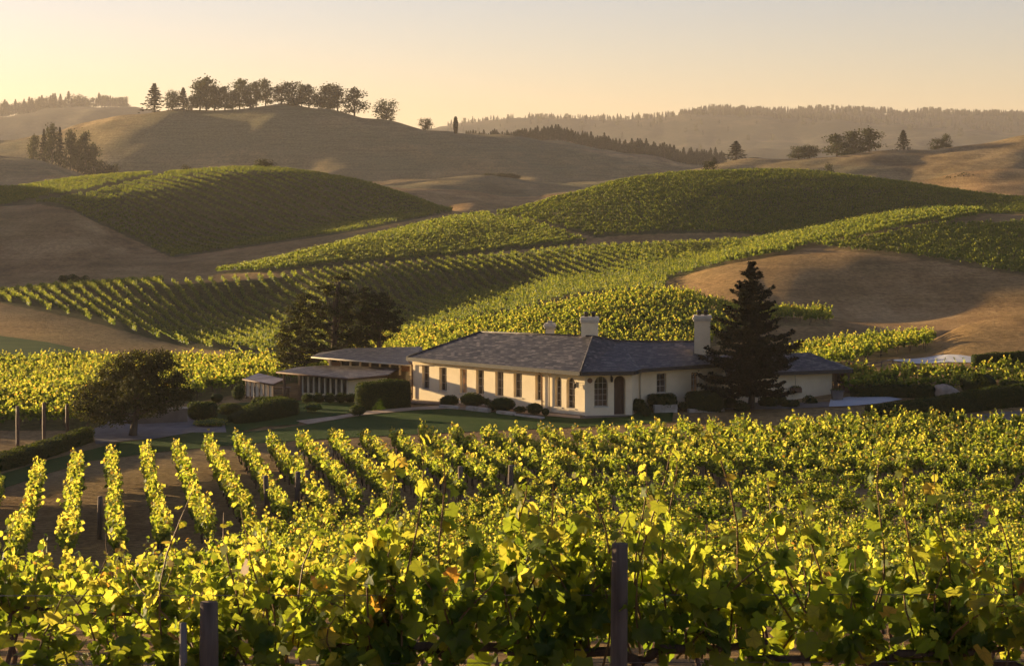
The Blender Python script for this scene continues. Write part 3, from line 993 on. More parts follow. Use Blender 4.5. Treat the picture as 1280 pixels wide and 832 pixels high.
def glass_mat(name, col, warm=None):
    m, ns, ls = new_mat(name)
    out = N(ns, 'ShaderNodeOutputMaterial')
    p = N(ns, 'ShaderNodeBsdfPrincipled')
    p.inputs['Base Color'].default_value = (*col, 1)
    p.inputs['Roughness'].default_value = .08
    p.inputs['Specular IOR Level'].default_value = .6
    no = N(ns, 'ShaderNodeTexNoise'); no.inputs['Scale'].default_value = 1.3
    tc = N(ns, 'ShaderNodeTexCoord'); ls.new(tc.outputs['Object'], no.inputs['Vector'])
    b = N(ns, 'ShaderNodeBump'); b.inputs['Distance'].default_value = .02; b.inputs['Strength'].default_value = .3
    ls.new(no.outputs[0], b.inputs['Height']); ls.new(b.outputs[0], p.inputs['Normal'])
    r = ramp(ns, [(.4, col), (.62, tuple(3.2 * c + .012 for c in col))])
    ls.new(no.outputs[0], r.inputs[0]); ls.new(r.outputs[0], p.inputs['Base Color'])
    ls.new(p.outputs[0], out.inputs[0])
    return m
M['glass'] = glass_mat('window glass', (.022, .018, .014))
M['curtain'] = glass_mat('curtained window glass', (.26, .15, .07))

def slate_mat(name, cols, sx=.32, sy=.2, bump=.02):
    m, ns, ls = new_mat(name)
    out = N(ns, 'ShaderNodeOutputMaterial')
    p = N(ns, 'ShaderNodeBsdfPrincipled')
    uv = N(ns, 'ShaderNodeUVMap', uv_map='UVMap')
    wv = N(ns, 'ShaderNodeTexNoise'); wv.inputs['Scale'].default_value = 2.0
    ls.new(uv.outputs[0], wv.inputs['Vector'])
    ad = N(ns, 'ShaderNodeVectorMath', operation='MULTIPLY_ADD')
    ls.new(wv.outputs['Color'], ad.inputs[0]); ad.inputs[1].default_value = (.12, .12, 0); ls.new(uv.outputs[0], ad.inputs[2])
    br = N(ns, 'ShaderNodeTexBrick')
    ls.new(ad.outputs[0], br.inputs['Vector'])
    br.inputs['Scale'].default_value = 1
    br.inputs['Brick Width'].default_value = sx
    br.inputs['Row Height'].default_value = sy
    br.inputs['Mortar Size'].default_value = .014
    br.inputs['Mortar Smooth'].default_value = .4
    br.inputs['Color1'].default_value = (0, 0, 0, 1)
    br.inputs['Color2'].default_value = (1, 1, 1, 1)
    br.inputs['Mortar'].default_value = (.0, .0, .0, 1)
    no = N(ns, 'ShaderNodeTexNoise'); no.inputs['Scale'].default_value = 1.5; no.inputs['Detail'].default_value = 10; no.inputs['Roughness'].default_value = .75
    ls.new(uv.outputs[0], no.inputs['Vector'])
    mx = N(ns, 'ShaderNodeMix', data_type='RGBA'); mx.inputs[0].default_value = .5
    ls.new(br.outputs['Color'], mx.inputs[6]); ls.new(no.outputs[0], mx.inputs[7])
    r = ramp(ns, cols)
    ls.new(mx.outputs[2], r.inputs[0])
    ls.new(r.outputs[0], p.inputs['Base Color'])
    p.inputs['Roughness'].default_value = .62
    p.inputs['Specular IOR Level'].default_value = .35
    b = N(ns, 'ShaderNodeBump'); b.inputs['Distance'].default_value = bump
    ls.new(br.outputs['Color'], b.inputs['Height']); ls.new(b.outputs[0], p.inputs['Normal'])
    ls.new(p.outputs[0], out.inputs[0])
    return m
M['slate'] = slate_mat('slate shingles', [(.22, (.012, .011, .011)), (.42, (.034, .031, .030)), (.58, (.066, .057, .051)), (.78, (.17, .145, .125))], .36, .2)
M['shake'] = slate_mat('weathered shingles', [(.2, (.03, .025, .022)), (.42, (.065, .053, .047)), (.6, (.11, .09, .08)), (.8, (.21, .18, .155))], .4, .26)
M['boards'] = slate_mat('pale roof boards', [(.12, (.16, .11, .08)), (.4, (.30, .23, .18)), (.62, (.40, .31, .25)), (.85, (.52, .42, .34))], 2.4, .3)

GZ0 = -15.05
def V2(a): return np.array(a, float)

class WallFace:
    """a vertical wall along P0 -> P1 (seen from outside P0 is on the left)"""
    def __init__(s, P0, P1, zb, zt, thick=.3):
        s.P0, s.P1 = V2(P0), V2(P1); s.zb, s.zt, s.th = zb, zt, thick
        d = s.P1 - s.P0; s.L = np.linalg.norm(d); s.d = d / s.L
        s.n = np.array([s.d[1], -s.d[0]])      # outward: towards the camera side
        s.op = []
    def pt(s, u, z, inn=0.0):
        q = s.P0 + s.d * u - s.n * inn
        return (q[0], q[1], z)
    def u_of(s, px):
        """where the line of sight of a photo column meets the wall"""
        a = (px - CX) / FPX
        # P0x + dx u = a (P0y + dy u)
        return (a * s.P0[1] - s.P0[0]) / (s.d[0] - a * s.d[1])
    def y_of(s, u): return s.P0[1] + s.d[1] * u
    def build_into(s, mb):
        ops = sorted(s.op)
        u = 0.0
        for (u0, u1, z0, z1, arch) in ops:
            mb.add([s.pt(u, s.zb), s.pt(u0, s.zb), s.pt(u0, s.zt), s.pt(u, s.zt)], [(0, 1, 2, 3)])
            if z0 > s.zb + 1e-3:
                mb.add([s.pt(u0, s.zb), s.pt(u1, s.zb), s.pt(u1, z0), s.pt(u0, z0)], [(0, 1, 2, 3)])
            r = (u1 - u0) / 2; t = s.th
            if arch:
                zs = z1 - r; n = 12
                cv = [(u0 + r - r * math.cos(math.pi * k / n), zs + r * math.sin(math.pi * k / n)) for k in range(n + 1)]
            else:
                zs = z1; cv = [(u0, z1), (u1, z1)]
            for (a, za), (b, zb_) in zip(cv[:-1], cv[1:]):
                mb.add([s.pt(a, za), s.pt(b, zb_), s.pt(b, s.zt), s.pt(a, s.zt)], [(0, 1, 2, 3)])
                mb.add([s.pt(a, za), s.pt(a, za, t), s.pt(b, zb_, t), s.pt(b, zb_)], [(0, 1, 2, 3)])
            mb.add([s.pt(u0, z0), s.pt(u0, z0, t), s.pt(u0, zs, t), s.pt(u0, zs)], [(0, 1, 2, 3)])
            mb.add([s.pt(u1, z0), s.pt(u1, zs), s.pt(u1, zs, t), s.pt(u1, z0, t)], [(0, 1, 2, 3)])
            mb.add([s.pt(u0, z0), s.pt(u1, z0), s.pt(u1, z0, t), s.pt(u0, z0, t)], [(0, 1, 2, 3)])
            u = u1
        mb.add([s.pt(u, s.zb), s.pt(s.L, s.zb), s.pt(s.L, s.zt), s.pt(u, s.zt)], [(0, 1, 2, 3)])
    def bar(s, mb, u0, u1, z0, z1, i0, i1):
        """a box in wall coordinates, i = depth behind the outer face"""
        q = [s.pt(u0, z0, i0), s.pt(u1, z0, i0), s.pt(u1, z0, i1), s.pt(u0, z0, i1), s.pt(u0, z1, i0), s.pt(u1, z1, i0), s.pt(u1, z1, i1), s.pt(u0, z1, i1)]
        mb.add(q, [(0, 1, 2, 3), (4, 7, 6, 5), (0, 4, 5, 1), (1, 5, 6, 2), (2, 6, 7, 3), (3, 7, 4, 0)])
    def window(s, root, u0, u1, z0, z1, arch=False, cols=2, rows=3, glass='glass', label=None, frame='white', depth=.24, sill=True):
        s.op.append((u0, u1, z0, z1, arch))
        d0, d1 = depth, depth + .05
        r = (u1 - u0) / 2
        fr = MB()
        fw = .035
        zs = z1 - r if arch else z1
        s.bar(fr, u0, u0 + fw, z0, zs, d0, d1); s.bar(fr, u1 - fw, u1, z0, zs, d0, d1)
        s.bar(fr, u0 + fw, u1 - fw, z0, z0 + fw, d0, d1)
        n = 12
        if arch:
            for k in range(n):
                a0, a1 = math.pi * k / n, math.pi * (k + 1) / n
                q = []
                for dd in (d0, d1):
                    for (a, rr) in ((a0, r), (a1, r), (a1, r - fw), (a0, r - fw)):
                        q.append(s.pt(u0 + r - rr * math.cos(a), zs + rr * math.sin(a), dd))
                fr.add(q, [(0, 1, 2, 3), (4, 7, 6, 5), (2, 3, 7, 6)])
        else:
            s.bar(fr, u0 + fw, u1 - fw, z1 - fw, z1, d0, d1)
        for k in range(1, cols):
            uu = u0 + (u1 - u0) * k / cols
            top = zs + (math.sqrt(max(r * r - (uu - u0 - r) ** 2, 0)) - fw if arch else -fw)
            s.bar(fr, uu - .013, uu + .013, z0 + fw, top, d0 + .008, d1)
        for k in range(1, rows):
            zz = z0 + (zs - z0) * k / rows
            s.bar(fr, u0 + fw, u1 - fw, zz - .012, zz + .012, d0 + .012, d1)
        if arch: s.bar(fr, u0 + fw, u1 - fw, zs - .012, zs + .012, d0 + .012, d1)
        w_ = fr.build('window', M[frame], root)
        if label: w_['label'] = label
        g = MB()
        if arch:
            cv = [(u0 + .01, z0 + .01), (u1 - .01, z0 + .01)] + [(u0 + r + (r - .01) * math.cos(math.pi * k / n), zs + (r - .01) * math.sin(math.pi * k / n)) for k in range(n + 1)]
        else:
            cv = [(u0 + .01, z0 + .01), (u1 - .01, z0 + .01), (u1 - .01, z1 - .01), (u0 + .01, z1 - .01)]
        g.add([s.pt(a, z, d1 - .012) for a, z in cv], [tuple(range(len(cv)))])
        go = g.build('pane', M[glass], root); go.parent = w_
        if sill:
            b = MB(); s.bar(b, u0 - .05, u1 + .05, z0 - .07, z0 + .003, -.05, depth)
            so = b.build('sill', M['trim'], root); so.parent = w_
        return w_

def roof_mesh(faces, thick=.12):
    """sloping faces given as corner lists; each gets an underside so the eaves have depth"""
    mb = MB()
    for f in faces:
        n = len(f)
        mb.add(f, [tuple(range(n))])
        lo = [(p[0], p[1], p[2] - thick) for p in f]
        mb.add(lo, [tuple(reversed(range(n)))])
    return mb

def eave(mb, a, b, z, thick=.16, w_=.12, drop=.1):
    """a gutter board hanging along an eave line"""
    a, b = V2(a), V2(b)
    d = (b - a) / np.linalg.norm(b - a)
    n = np.array([d[1], -d[0]])
    q = []
    for zz in (z - thick - drop + .03, z + .03):
        for p, off in ((a, 0), (b, 0), (b, w_), (a, w_)):
            c = p + n * (off + .003)
            q.append((c[0], c[1], zz))
    mb.add(q, [(0, 3, 2, 1), (4, 5, 6, 7), (0, 1, 5, 4), (1, 2, 6, 5), (2, 3, 7, 6), (3, 0, 4, 7)])

def W(px, Y): return (at(px, Y), Y)

# ------------------------------------------------------------------ the main house
ZE = -12.12                                            # eave height
house = empty('estate_house', (4.0, 126.0, GZ0))
tag(house, 'long cream stucco house with grey slate roof, arched corner windows and tall chimneys', 'house')
A_, B_, B2, C2, D_ = W(515.5, 134.9), W(731, 124.9), W(790, 125.4), W(798, 127.3), W(907, 131.3)
wl = WallFace(A_, B_, GZ0 - .6, ZE - .02)
wb_ = WallFace(B_, B2, GZ0 - .6, ZE - .02)
wr = WallFace(C2, D_, GZ0 - .6, ZE - .02)
def zpx(py, Y): return zat(py, Y)
# tall narrow windows of the long wall
tall = [(527.5, 536.3, 457, 486), (549, 558, 459, 488.5), (575, 583.3, 461, 491.5), (595, 604.5, 462.5, 493), (619, 629, 464.5, 495), (642, 652, 466.5, 496.5), (669, 676.5, 468, 500)]
for k, (a, b, t, bo) in enumerate(tall):
    u0, u1 = wl.u_of(a), wl.u_of(b)
    # the recess hides the far edge: widen a little so the frame shows the same width
    Y = wl.y_of((u0 + u1) / 2)
    wl.window(house, u0, u1 + .02, zpx(bo, Y), zpx(t, Y), cols=2, rows=3, glass='curtain' if k == 2 else 'glass',
              label='narrow window with an orange curtain' if k == 2 else None)
for (a, b, t, bo) in [(693.5, 701.5, 470, 508), (708, 718.3, 471, 509.5)]:
    u0, u1 = wl.u_of(a), wl.u_of(b); Y = wl.y_of(u0)
    wl.window(house, u0, u1 + .02, zpx(bo, Y), zpx(t, Y), arch=True, cols=2, rows=4, label='tall arched window')
u0, u1 = wb_.u_of(743), wb_.u_of(760)
wb_.window(house, u0, u1, zpx(508, 125), zpx(470.5, 125), arch=True, cols=3, rows=4, label='wide arched window', depth=.26)
# arched entrance
u0, u1 = wb_.u_of(767.5), wb_.u_of(782)
wb_.op.append((u0, u1, GZ0, zpx(469.5, 125.2), True))
wb_.th = .3
dz1 = zpx(471.5, 126.2)
mb = MB(); wb_.bar(mb, u0 - .05, u1 + .05, GZ0, zpx(469, 125.2) + .1, .55, .61)
for k in range(3):
    wb_.bar(mb, u0 + .06 + k * .24, u0 + .24 + k * .24, GZ0 + .25, zpx(478, 125.2), .53, .552)
door = mb.build('door', M['brown'], house)
mb = MB(); wb_.bar(mb, u1 - .16, u1 - .12, GZ0 + 1.0, GZ0 + 1.18, .47, .55)
h_ = mb.build('handle', M['dark'], house); h_.parent = door
for (a, b, t, bo, gl) in [(821, 833, 467, 491, 'glass'), (864, 873.5, 465.5, 491, 'curtain')]:
    u0, u1 = wr.u_of(a), wr.u_of(b); Y = wr.y_of(u0)
    wr.window(house, u0, u1, zpx(bo, Y), zpx(t, Y), cols=2, rows=3, glass=gl, depth=.16, label='window with an orange curtain behind its panes' if gl == 'curtain' else None)
mb = MB()
for w_ in (wl, wb_, wr): w_.build_into(mb)
# the return beside the entrance and the hidden sides that close the house
back = [D_, (D_[0] - 2.2, D_[1] + 8.0), (8.6, 137.8), (2.2, 135.2), (A_[0] + 6.2, A_[1] + 8.0), A_]
def plain(mb, a, b, z0, z1):
    mb.add([(a[0], a[1], z0), (b[0], b[1], z0), (b[0], b[1], z1), (a[0], a[1], z1)], [(0, 1, 2, 3)])
plain(mb, B2, C2, GZ0 - .6, ZE)
for a, b in zip(back[:-1], back[1:]): plain(mb, a, b, GZ0 - .6, ZE)
# soft corner where the two faces meet: a flush pier
mb.build('wall', M['stucco'], house)
# reveal of the porch recess behind the arch
mb = MB()
u0, u1 = wb_.u_of(767.5), wb_.u_of(782)
wb_.bar(mb, u0 - .12, u0 - .003, GZ0 - .1, zpx(469, 125) + .1, .303, .62)
wb_.bar(mb, u1 + .003, u1 + .12, GZ0 - .1, zpx(469, 125) + .1, .303, .62)
mb.build('door_surround', M['trim'], house)
# roof
def R3(px, py, Y): return (at(px, Y), Y, zat(py, Y))
def RZ(px, Y, z): return (at(px, Y), Y, z)
E0, E1, E2, E3, E4 = RZ(509, 134.6, ZE), RZ(726, 124.0, ZE), RZ(792, 124.6, ZE), RZ(800, 126.2, ZE), RZ(911, 130.4, ZE)
R0, R1 = R3(600, 415, 137.4), R3(741, 420.5, 131.0)
R2, R3_, = R3(775, 426.5, 132.6), R3(868, 427.0, 134.8)
K0, K1, K2, K3 = (E0[0] + 6.9, E0[1] + 8.6, ZE), (R1[0] + .6, R1[1] + 6.0, ZE), (R3_[0] - 3.0, R3_[1] + 5.6, ZE), (E4[0] - 1.2, E4[1] + 8.6, ZE)
faces = [[E0, E1, R1], [E0, R1, R0], [E1, E2, R2], [E1, R2, R1], [E2, E3, R2], [E3, E4, R3_], [E3, R3_, R2],
         [K0, E0, R0], [K1, K0, R0], [K1, R0, R1], [K1, R1, R2], [K2, K1, R2], [K2, R2, R3_], [K3, K2, R3_], [E4, K3, R3_]]
roof = roof_mesh(faces).build('roof', M['slate'], house, uv=True)
mb = MB()
for a, b in ((E0, E1), (E1, E2), (E2, E3), (E3, E4), (E4, K3), (K0, E0)): eave(mb, a[:2], b[:2], ZE - .02)
go = mb.build('gutter', M['dark'], house); go.parent = roof; go.location = Vector((0, 0, 0))
mb = MB()
for a, b in ((R0, R1), (E1, R1), (R1, R2), (R2, R3_), (E0, R0), (R3_, E4)):
    a, b = Vector(a), Vector(b)
    mb.tube([a + Vector((0, 0, .03)), b + Vector((0, 0, .03))], .06, 6)
rc = mb.build('ridge_cap', M['slate'], house, uv=True); rc.parent = roof
# soffit
mb = MB()
def soffit(a, b, w_):
    a, b = V2(a[:2]), V2(b[:2]); d = (b - a) / np.linalg.norm(b - a); n = np.array([d[1], -d[0]])
    q = [a, b, b - n * w_, a - n * w_]
    mb.add([(p[0], p[1], ZE - .13) for p in q], [(3, 2, 1, 0)])
soffit(E0, E1, .75); soffit(E1, E2, .8); soffit(E3, E4, .95)
so = mb.build('soffit', M['trim'], house); so.parent = roof

def chimney(px0, px1, Y, pytop, zbot, depth, capw, pot='cap', label=None):
    x0, x1 = at(px0, Y), at(px1, Y); zt = zat(pytop, Y)
    cx = (x0 + x1) / 2; wd = x1 - x0
    mb = MB()
    mb.box((cx, Y + depth / 2, (zbot + zt - .42) / 2), (wd, depth, zt - .42 - zbot), -.12)
    ch = mb.build('chimney', M['stucco'], house)
    if label: ch['label'] = label
    mb = MB()
    mb.box((cx, Y + depth / 2, zt - .36), (wd + capw, depth + capw, .12), -.12, .02)
    mb.box((cx, Y + depth / 2, zt - .21), (wd + capw * 1.7, depth + capw * 1.7, .18), -.12, .03)
    mb.box((cx, Y + depth / 2, zt - .07), (wd + capw * .9, depth + capw * .9, .10), -.12, .02)
    c = mb.build('cornice', M['trim'], house); c.parent = ch
    mb = MB()
    if pot == 'cap':
        for sx in (-.22, .22):
            mb.lathe((cx + sx * wd, Y + depth / 2, zt - .02), [(.13, 0), (.13, .22), (.19, .24), (.17, .3), (.05, .36)], 10)
    else:
        mb.box((cx, Y + depth / 2, zt + .05), (wd * .6, depth * .6, .16), -.12, .02)
    c = mb.build('chimney_pot', M['dark' if pot == 'cap' else 'stone'], house); c.parent = ch
chimney(727.5, 747.5, 131.3, 396, -10.9, 1.0, .10, 'cap', 'broad cream chimney at the ridge corner')
chimney(682.5, 692.5, 134.5, 403.5, -10.7, .55, .16, 'block', 'short slim chimney on the ridge')
chimney(869, 888.5, 131.6, 394, -12.0, 1.0, .14, 'cap', 'tall cream chimney on the right wing')
# downpipes, lanterns, wall disc
for px in (516.5, 678.5, 687.5):
    u = wl.u_of(px); mb = MB()
    mb.tube([wl.pt(u, ZE - .1, -.5), wl.pt(u, ZE - .3, -.45), wl.pt(u, ZE - .55, -.09), wl.pt(u, GZ0 + .02, -.09)], .045, 8)
    mb.build('downpipe', M['copper'] if px < 680 else M['trim'], house)
u = wr.u_of(799.5); mb = MB()
mb.tube([wr.pt(.1, ZE - .12, -.5), wr.pt(.1, ZE - .5, -.08), wr.pt(.1, GZ0, -.08)], .045, 8)
mb.build('downpipe', M['trim'], house)
def lantern(w_, px, py):
    u = w_.u_of(px); Y = w_.y_of(u); z = zat(py, Y); mb = MB()
    w_.bar(mb, u - .05, u + .05, z - .16, z + .2, -.03, 0)
    q = w_.pt(u, z + .12, -.2)
    mb.tube([w_.pt(u, z + .16, -.02), w_.pt(u, z + .24, -.14), q], .014, 5)
    mb.lathe((q[0], q[1], z - .22), [(.03, 0), (.075, .05), (.085, .26), (.11, .28), (.02, .38)], 8)
    mb.build('wall_lantern', M['dark'], house)
lantern(wl, 721, 481); lantern(wb_, 764, 473)
u = wb_.u_of(734.5); z = zat(475.3, 125); mb = MB()
q = []
for k in range(20):
    a = 2 * math.pi * k / 20
    q.append((u + .15 + .17 * math.cos(a), z + .17 * math.sin(a)))
mb.add([wb_.pt(a, b, -.05) for a, b in q] + [wb_.pt(a, b, -.002) for a, b in q], [tuple(range(20))] + [(k, (k + 20), (k + 1) % 20 + 20, (k + 1) % 20) for k in range(20)])
mb.build('round_vent', M['copper'], house)

# lower right wing with the open veranda
LZ = -12.95
G0 = -15.3
F0, F1 = W(896, 131.9), W(1040, 134.9)
wf = WallFace(F0, F1, G0 - .5, LZ - .02)
mb = MB(); wf.build_into(mb)
P1c = (F1[0] + 2.3, F1[1] + .35)
plain(mb, F1, (F1[0] - .5, F1[1] + 4.6), G0 - .5, LZ)
plain(mb, (F1[0] - .5, F1[1] + 4.6), (F0[0] - .5, F0[1] + 5.0), G0 - .5, LZ)
mb.build('wing_wall', M['stucco'], house)
Q0, Q1, Q2, Q3 = RZ(893, 131.2, LZ), RZ(1064.5, 134.4, LZ), (at(1064.5, 134.4) - .4, 140.4, LZ), (at(893, 131.2) - .5, 138.4, LZ)
S0, S1 = RZ(905, 135.0, -12.0), (at(1012, 137.2), 137.2, -12.02)
wing_roof = roof_mesh([[Q0, Q1, S1], [Q0, S1, S0], [Q1, Q2, S1], [Q2, Q3, S0], [Q2, S0, S1], [Q3, Q0, S0]]).build('wing_roof', M['slate'], house, uv=True)
mb = MB()
for a, b in ((Q0, Q1), (Q1, Q2)): eave(mb, a[:2], b[:2], LZ - .02)
go = mb.build('gutter', M['dark'], house); go.parent = wing_roof
ver = [(1043.5, 135.2), (1060.5, 134.9)]
for (px, Y) in [(1044.0, 135.1), (1053.5, 135.3), (1060.3, 134.9), (1059.5, 139.8), (1047, 139.9)]:
    mb = MB(); q = W(px, Y)
    mb.box((q[0], q[1], (G0 + .55 + LZ - .05) / 2), (.2, .2, LZ - .05 - G0 - .55), 0, .01)
    mb.box((q[0], q[1], LZ - .25), (.22, .22, .08), 0, .01)
    mb.build('veranda_post', M['brown'], house)
a, b = W(1040.2, 134.95), W(1062.5, 134.9)
mb = MB()
mb.box(((a[0] + b[0]) / 2, 137.3, G0 + .28), (b[0] - a[0], 5.0, .6), 0, .02)
mb.build('veranda_floor', M['trim'], house)
mb = MB()
for zz in (G0 + .78, G0 + .70):
    mb.box(((a[0] + b[0]) / 2 + .1, 134.9, zz), (b[0] - a[0] - .35, .06, .05))
for k in range(9):
    mb.box((a[0] + .25 + k * .125, 134.9, G0 + .65), (.03, .03, .12))
mb.build('railing', M['brown'], house)

# ------------------------------------------------------------------ garden pavilion on the left
PZ = -15.25
pav = empty('garden_pavilion', (at(440, 137), 137.0, PZ))
tag(pav, 'low glazed pavilion with two stacked shingle roofs beside the tall clipped hedge', 'pavilion')
# upper roof and its clerestory
u_ = [RZ(389, 138.2, zat(445.5, 138.2)), RZ(513.5, 135.4, zat(455.8, 135.4)), RZ(530, 141.5, zat(447, 141.5)), R3(527, 433, 144.5), R3(436, 435, 143.5), RZ(398, 146.5, zat(441, 146.5))]
fc = [[u_[0], u_[1], u_[4]], [u_[1], u_[3], u_[4]], [u_[1], u_[2], u_[3]], [u_[0], u_[4], u_[5]], [u_[5], u_[4], u_[3]]]
ur = roof_mesh(fc, .1).build('upper_roof', M['slate'], pav, uv=True)
mb = MB()
a, b = u_[0], u_[1]
mb.tube([(a[0], a[1] - .04, a[2] - .05), (b[0], b[1] - .04, b[2] - .05)], .05, 6)
f_ = mb.build('fascia', M['trim'], pav); f_.parent = ur
mb = MB()
c0, c1 = W(413, 139.3), W(512, 137.0)
wc = WallFace(c0, c1, PZ, zat(450, 138.5) , .2)
n = 8
for k in range(n + 1):
    uu = wc.L * k / n
    wc.bar(mb, uu - .06, uu + .06, PZ + 1.6, zat(449 + 5.5 * k / n, wc.y_of(uu)), 0, .14)
wc.bar(mb, 0, wc.L, PZ + 2.0, PZ + 2.12, .02, .12)
mb.build('clerestory_frame', M['trim'], pav)
mb = MB(); wc.bar(mb, .05, wc.L - .05, PZ + .1, zat(452.5, 138.2), .15, .2)
mb.build('clerestory_pane', M['glass'], pav)
mb = MB(); wc.bar(mb, wc.L * .02, wc.L * .13, PZ + 1.9, zat(452.5, 139), -.02, .13); wc.bar(mb, wc.L * .9, wc.L * 1.0, PZ + 1.9, zat(455.5, 137), -.02, .13)
mb.build('wood_panel', M['copper'], pav)
# lower lean-to roof
l_ = [RZ(345.5, 134.6, zat(464.5, 134.6)), RZ(436, 132.4, zat(473, 132.4)), RZ(484, 133.4, zat(468.5, 133.4)), RZ(500, 136.5, zat(459.5, 136.5)), RZ(404, 139.0, zat(456.5, 139.0)), RZ(371, 138.4, zat(458.8, 138.4))]
lr = roof_mesh([[l_[0], l_[1], l_[4]], [l_[0], l_[4], l_[5]], [l_[1], l_[2], l_[3]], [l_[1], l_[3], l_[4]]], .08).build('lower_roof', M['shake'], pav, uv=True)
mb = MB()
for a, b in ((l_[0], l_[1]), (l_[1], l_[2])):
    mb.tube([(a[0], a[1] - .03, a[2] - .04), (b[0], b[1] - .03, b[2] - .04)], .07, 6)
f_ = mb.build('fascia', M['brown'], pav); f_.parent = lr
g0, g1, g2 = W(378, 134.9), W(434, 133.3), W(484, 134.2)
wg = WallFace(g0, g1, PZ, zat(472, 133.5), .2)
wh = WallFace(g1, g2, PZ, zat(472, 133.5), .2)
for k in range(9):
    uu = wg.L * k / 8
    mb = MB(); wg.bar(mb, uu - .055, uu + .055, PZ + .55, zat(466.8 + 5.6 * k / 8, wg.y_of(uu)), 0, .12)
    mb.build('pillar', M['trim'], pav)
mb = MB(); wg.bar(mb, 0, wg.L, PZ - .3, PZ + .6, .0, .16); wh.bar(mb, 0, wh.L, PZ - .3, zat(473.5, 133.5), .0, .16)
mb.build('wall', M['stucco'], pav)
mb = MB(); wg.bar(mb, .03, wg.L - .03, PZ + .6, zat(469.5, 134), .13, .16)
mb.build('glazing', M['glass'], pav)
for (px, Y, top) in [(355.3, 134.9, 465.6), (376.3, 135.0, 467.6), (374.5, 138.0, 462)]:
    q = W(px, Y); zt = zat(top, Y) - .04
    mb = MB(); mb.box((q[0], q[1], (PZ - .2 + zt) / 2), (.17, .17, zt - PZ + .2), 0, .01)
    mb.build('corner_post', M['brown'], pav)

# small canvas-sided shelter
sh_ = empty('garden_shelter', (at(325, 136.5), 136.5, PZ))
tag(sh_, 'small open shelter with pale board roof and cream canvas sides', 'shelter')
s_ = [RZ(303.5, 136.0, zat(473.3, 136.0)), RZ(341.5, 134.0, zat(480, 134.0)), RZ(356, 137.2, zat(473.5, 137.2)), RZ(323, 139.4, zat(466, 139.4))]
rs = roof_mesh([[s_[0], s_[1], s_[2]], [s_[0], s_[2], s_[3]]], .09).build('roof', M['boards'], sh_, uv=True)
mb = MB()
for a, b in ((s_[0], s_[1]), (s_[1], s_[2]), (s_[3], s_[0])):
    mb.tube([(a[0], a[1], a[2] - .05), (b[0], b[1], b[2] - .05)], .06, 6)
f_ = mb.build('fascia', M['brown'], sh_); f_.parent = rs
ws = WallFace(W(307, 136.0), W(341, 134.4), PZ, -13.4, .1)
for k in range(7):
    uu = ws.L * k / 6
    zt = zat(475 + 5.6 * k / 6, ws.y_of(uu))
    mb = MB(); ws.bar(mb, uu - .045, uu + .045, PZ - .2, zt, 0, .09); mb.build('post', M['brown'], sh_)
    if k < 6:
        mb = MB()
        n = 8
        w0, w1 = uu + .05, uu + ws.L / 6 - .05
        for j in range(n):
            a0, a1 = w0 + (w1 - w0) * j / n, w0 + (w1 - w0) * (j + 1) / n
            i0, i1 = .04 + .02 * math.sin(j * 2.1), .04 + .02 * math.sin((j + 1) * 2.1)
            mb.add([ws.pt(a0, PZ + .25, i0), ws.pt(a1, PZ + .25, i1), ws.pt(a1, zt - .03, i1), ws.pt(a0, zt - .03, i0)], [(0, 1, 2, 3)], True)
            mb.add([ws.pt(a0, PZ + .25, i0 + .01), ws.pt(a1, PZ + .25, i1 + .01), ws.pt(a1, zt - .03, i1 + .01), ws.pt(a0, zt - .03, i0 + .01)], [(3, 2, 1, 0)], True)
        mb.build('canvas_panel', M['canvas'], sh_)
for (px, Y, top) in [(355, 137.0, 474.5), (324, 139.2, 468)]:
    q = W(px, Y); zt = zat(top, Y) - .05
    mb = MB(); mb.box((q[0], q[1], (PZ - .2 + zt) / 2), (.1, .1, zt - PZ + .2)); mb.build('post', M['brown'], sh_)

# picnic table in the shelter's open side
def table(px, Y, z, label):
    x = at(px, Y)
    t = empty('picnic_table', (x, Y, z)); tag(t, label, 'table')
    mb = MB(); mb.box((x, Y, z + .74), (1.5, .75, .06), 0, .015); mb.build('tabletop', M['brown'], t)
    for sx in (-.6, .6):
        for sy in (-.28, .28):
            mb = MB(); mb.box((x + sx, Y + sy, z + .355), (.07, .07, .71)); mb.build('leg', M['brown'], t)
    for sy in (-.72, .72):
        mb = MB(); mb.box((x, Y + sy, z + .44), (1.4, .26, .05), 0, .01)
        for sx in (-.55, .55): mb.box((x + sx, Y + sy, z + .205), (.06, .2, .42))
        mb.build('bench', M['brown'], t)
table(350, 136.2, gz(at(350, 136.2), 136.2), 'dark wooden table with benches beside the canvas-sided shelter')
# ------------------------------------------------------------------ clipped bushes and hedges
def leafy_surface(Pn, Nn, size, rng, kind='quad', jit=.03):
    n = len(Pn)
    P = Pn + Nn * rng.normal(0, jit, (n, 1))
    nn = Nn + rng.normal(size=(n, 3)) * .55
    D = rng.normal(size=(n, 3)) + (0, 0, .4)
    S = rng.uniform(.6, 1.2, n) * size
    t = np.clip(rng.normal(.42, .22, n), 0, 1)
    return leaves(P, nn, D, S, kind, t)

def superell(c, r, e, rz, nu, nv):
    """points and normals of a rounded block"""
    u = np.linspace(-math.pi, math.pi, nu, endpoint=False); v = np.linspace(-math.pi / 2, math.pi / 2, nv)
    U, Vv = np.meshgrid(u, v)
    def cp(a, p): return np.sign(np.cos(a)) * np.abs(np.cos(a)) ** p
    def sp(a, p): return np.sign(np.sin(a)) * np.abs(np.sin(a)) ** p
    x = r[0] * cp(Vv, e) * cp(U, e); y = r[1] * cp(Vv, e) * sp(U, e); z = r[2] * sp(Vv, e)
    ca, sa = math.cos(rz), math.sin(rz)
    return np.stack([c[0] + ca * x - sa * y, c[1] + sa * x + ca * y, c[2] + z], -1)

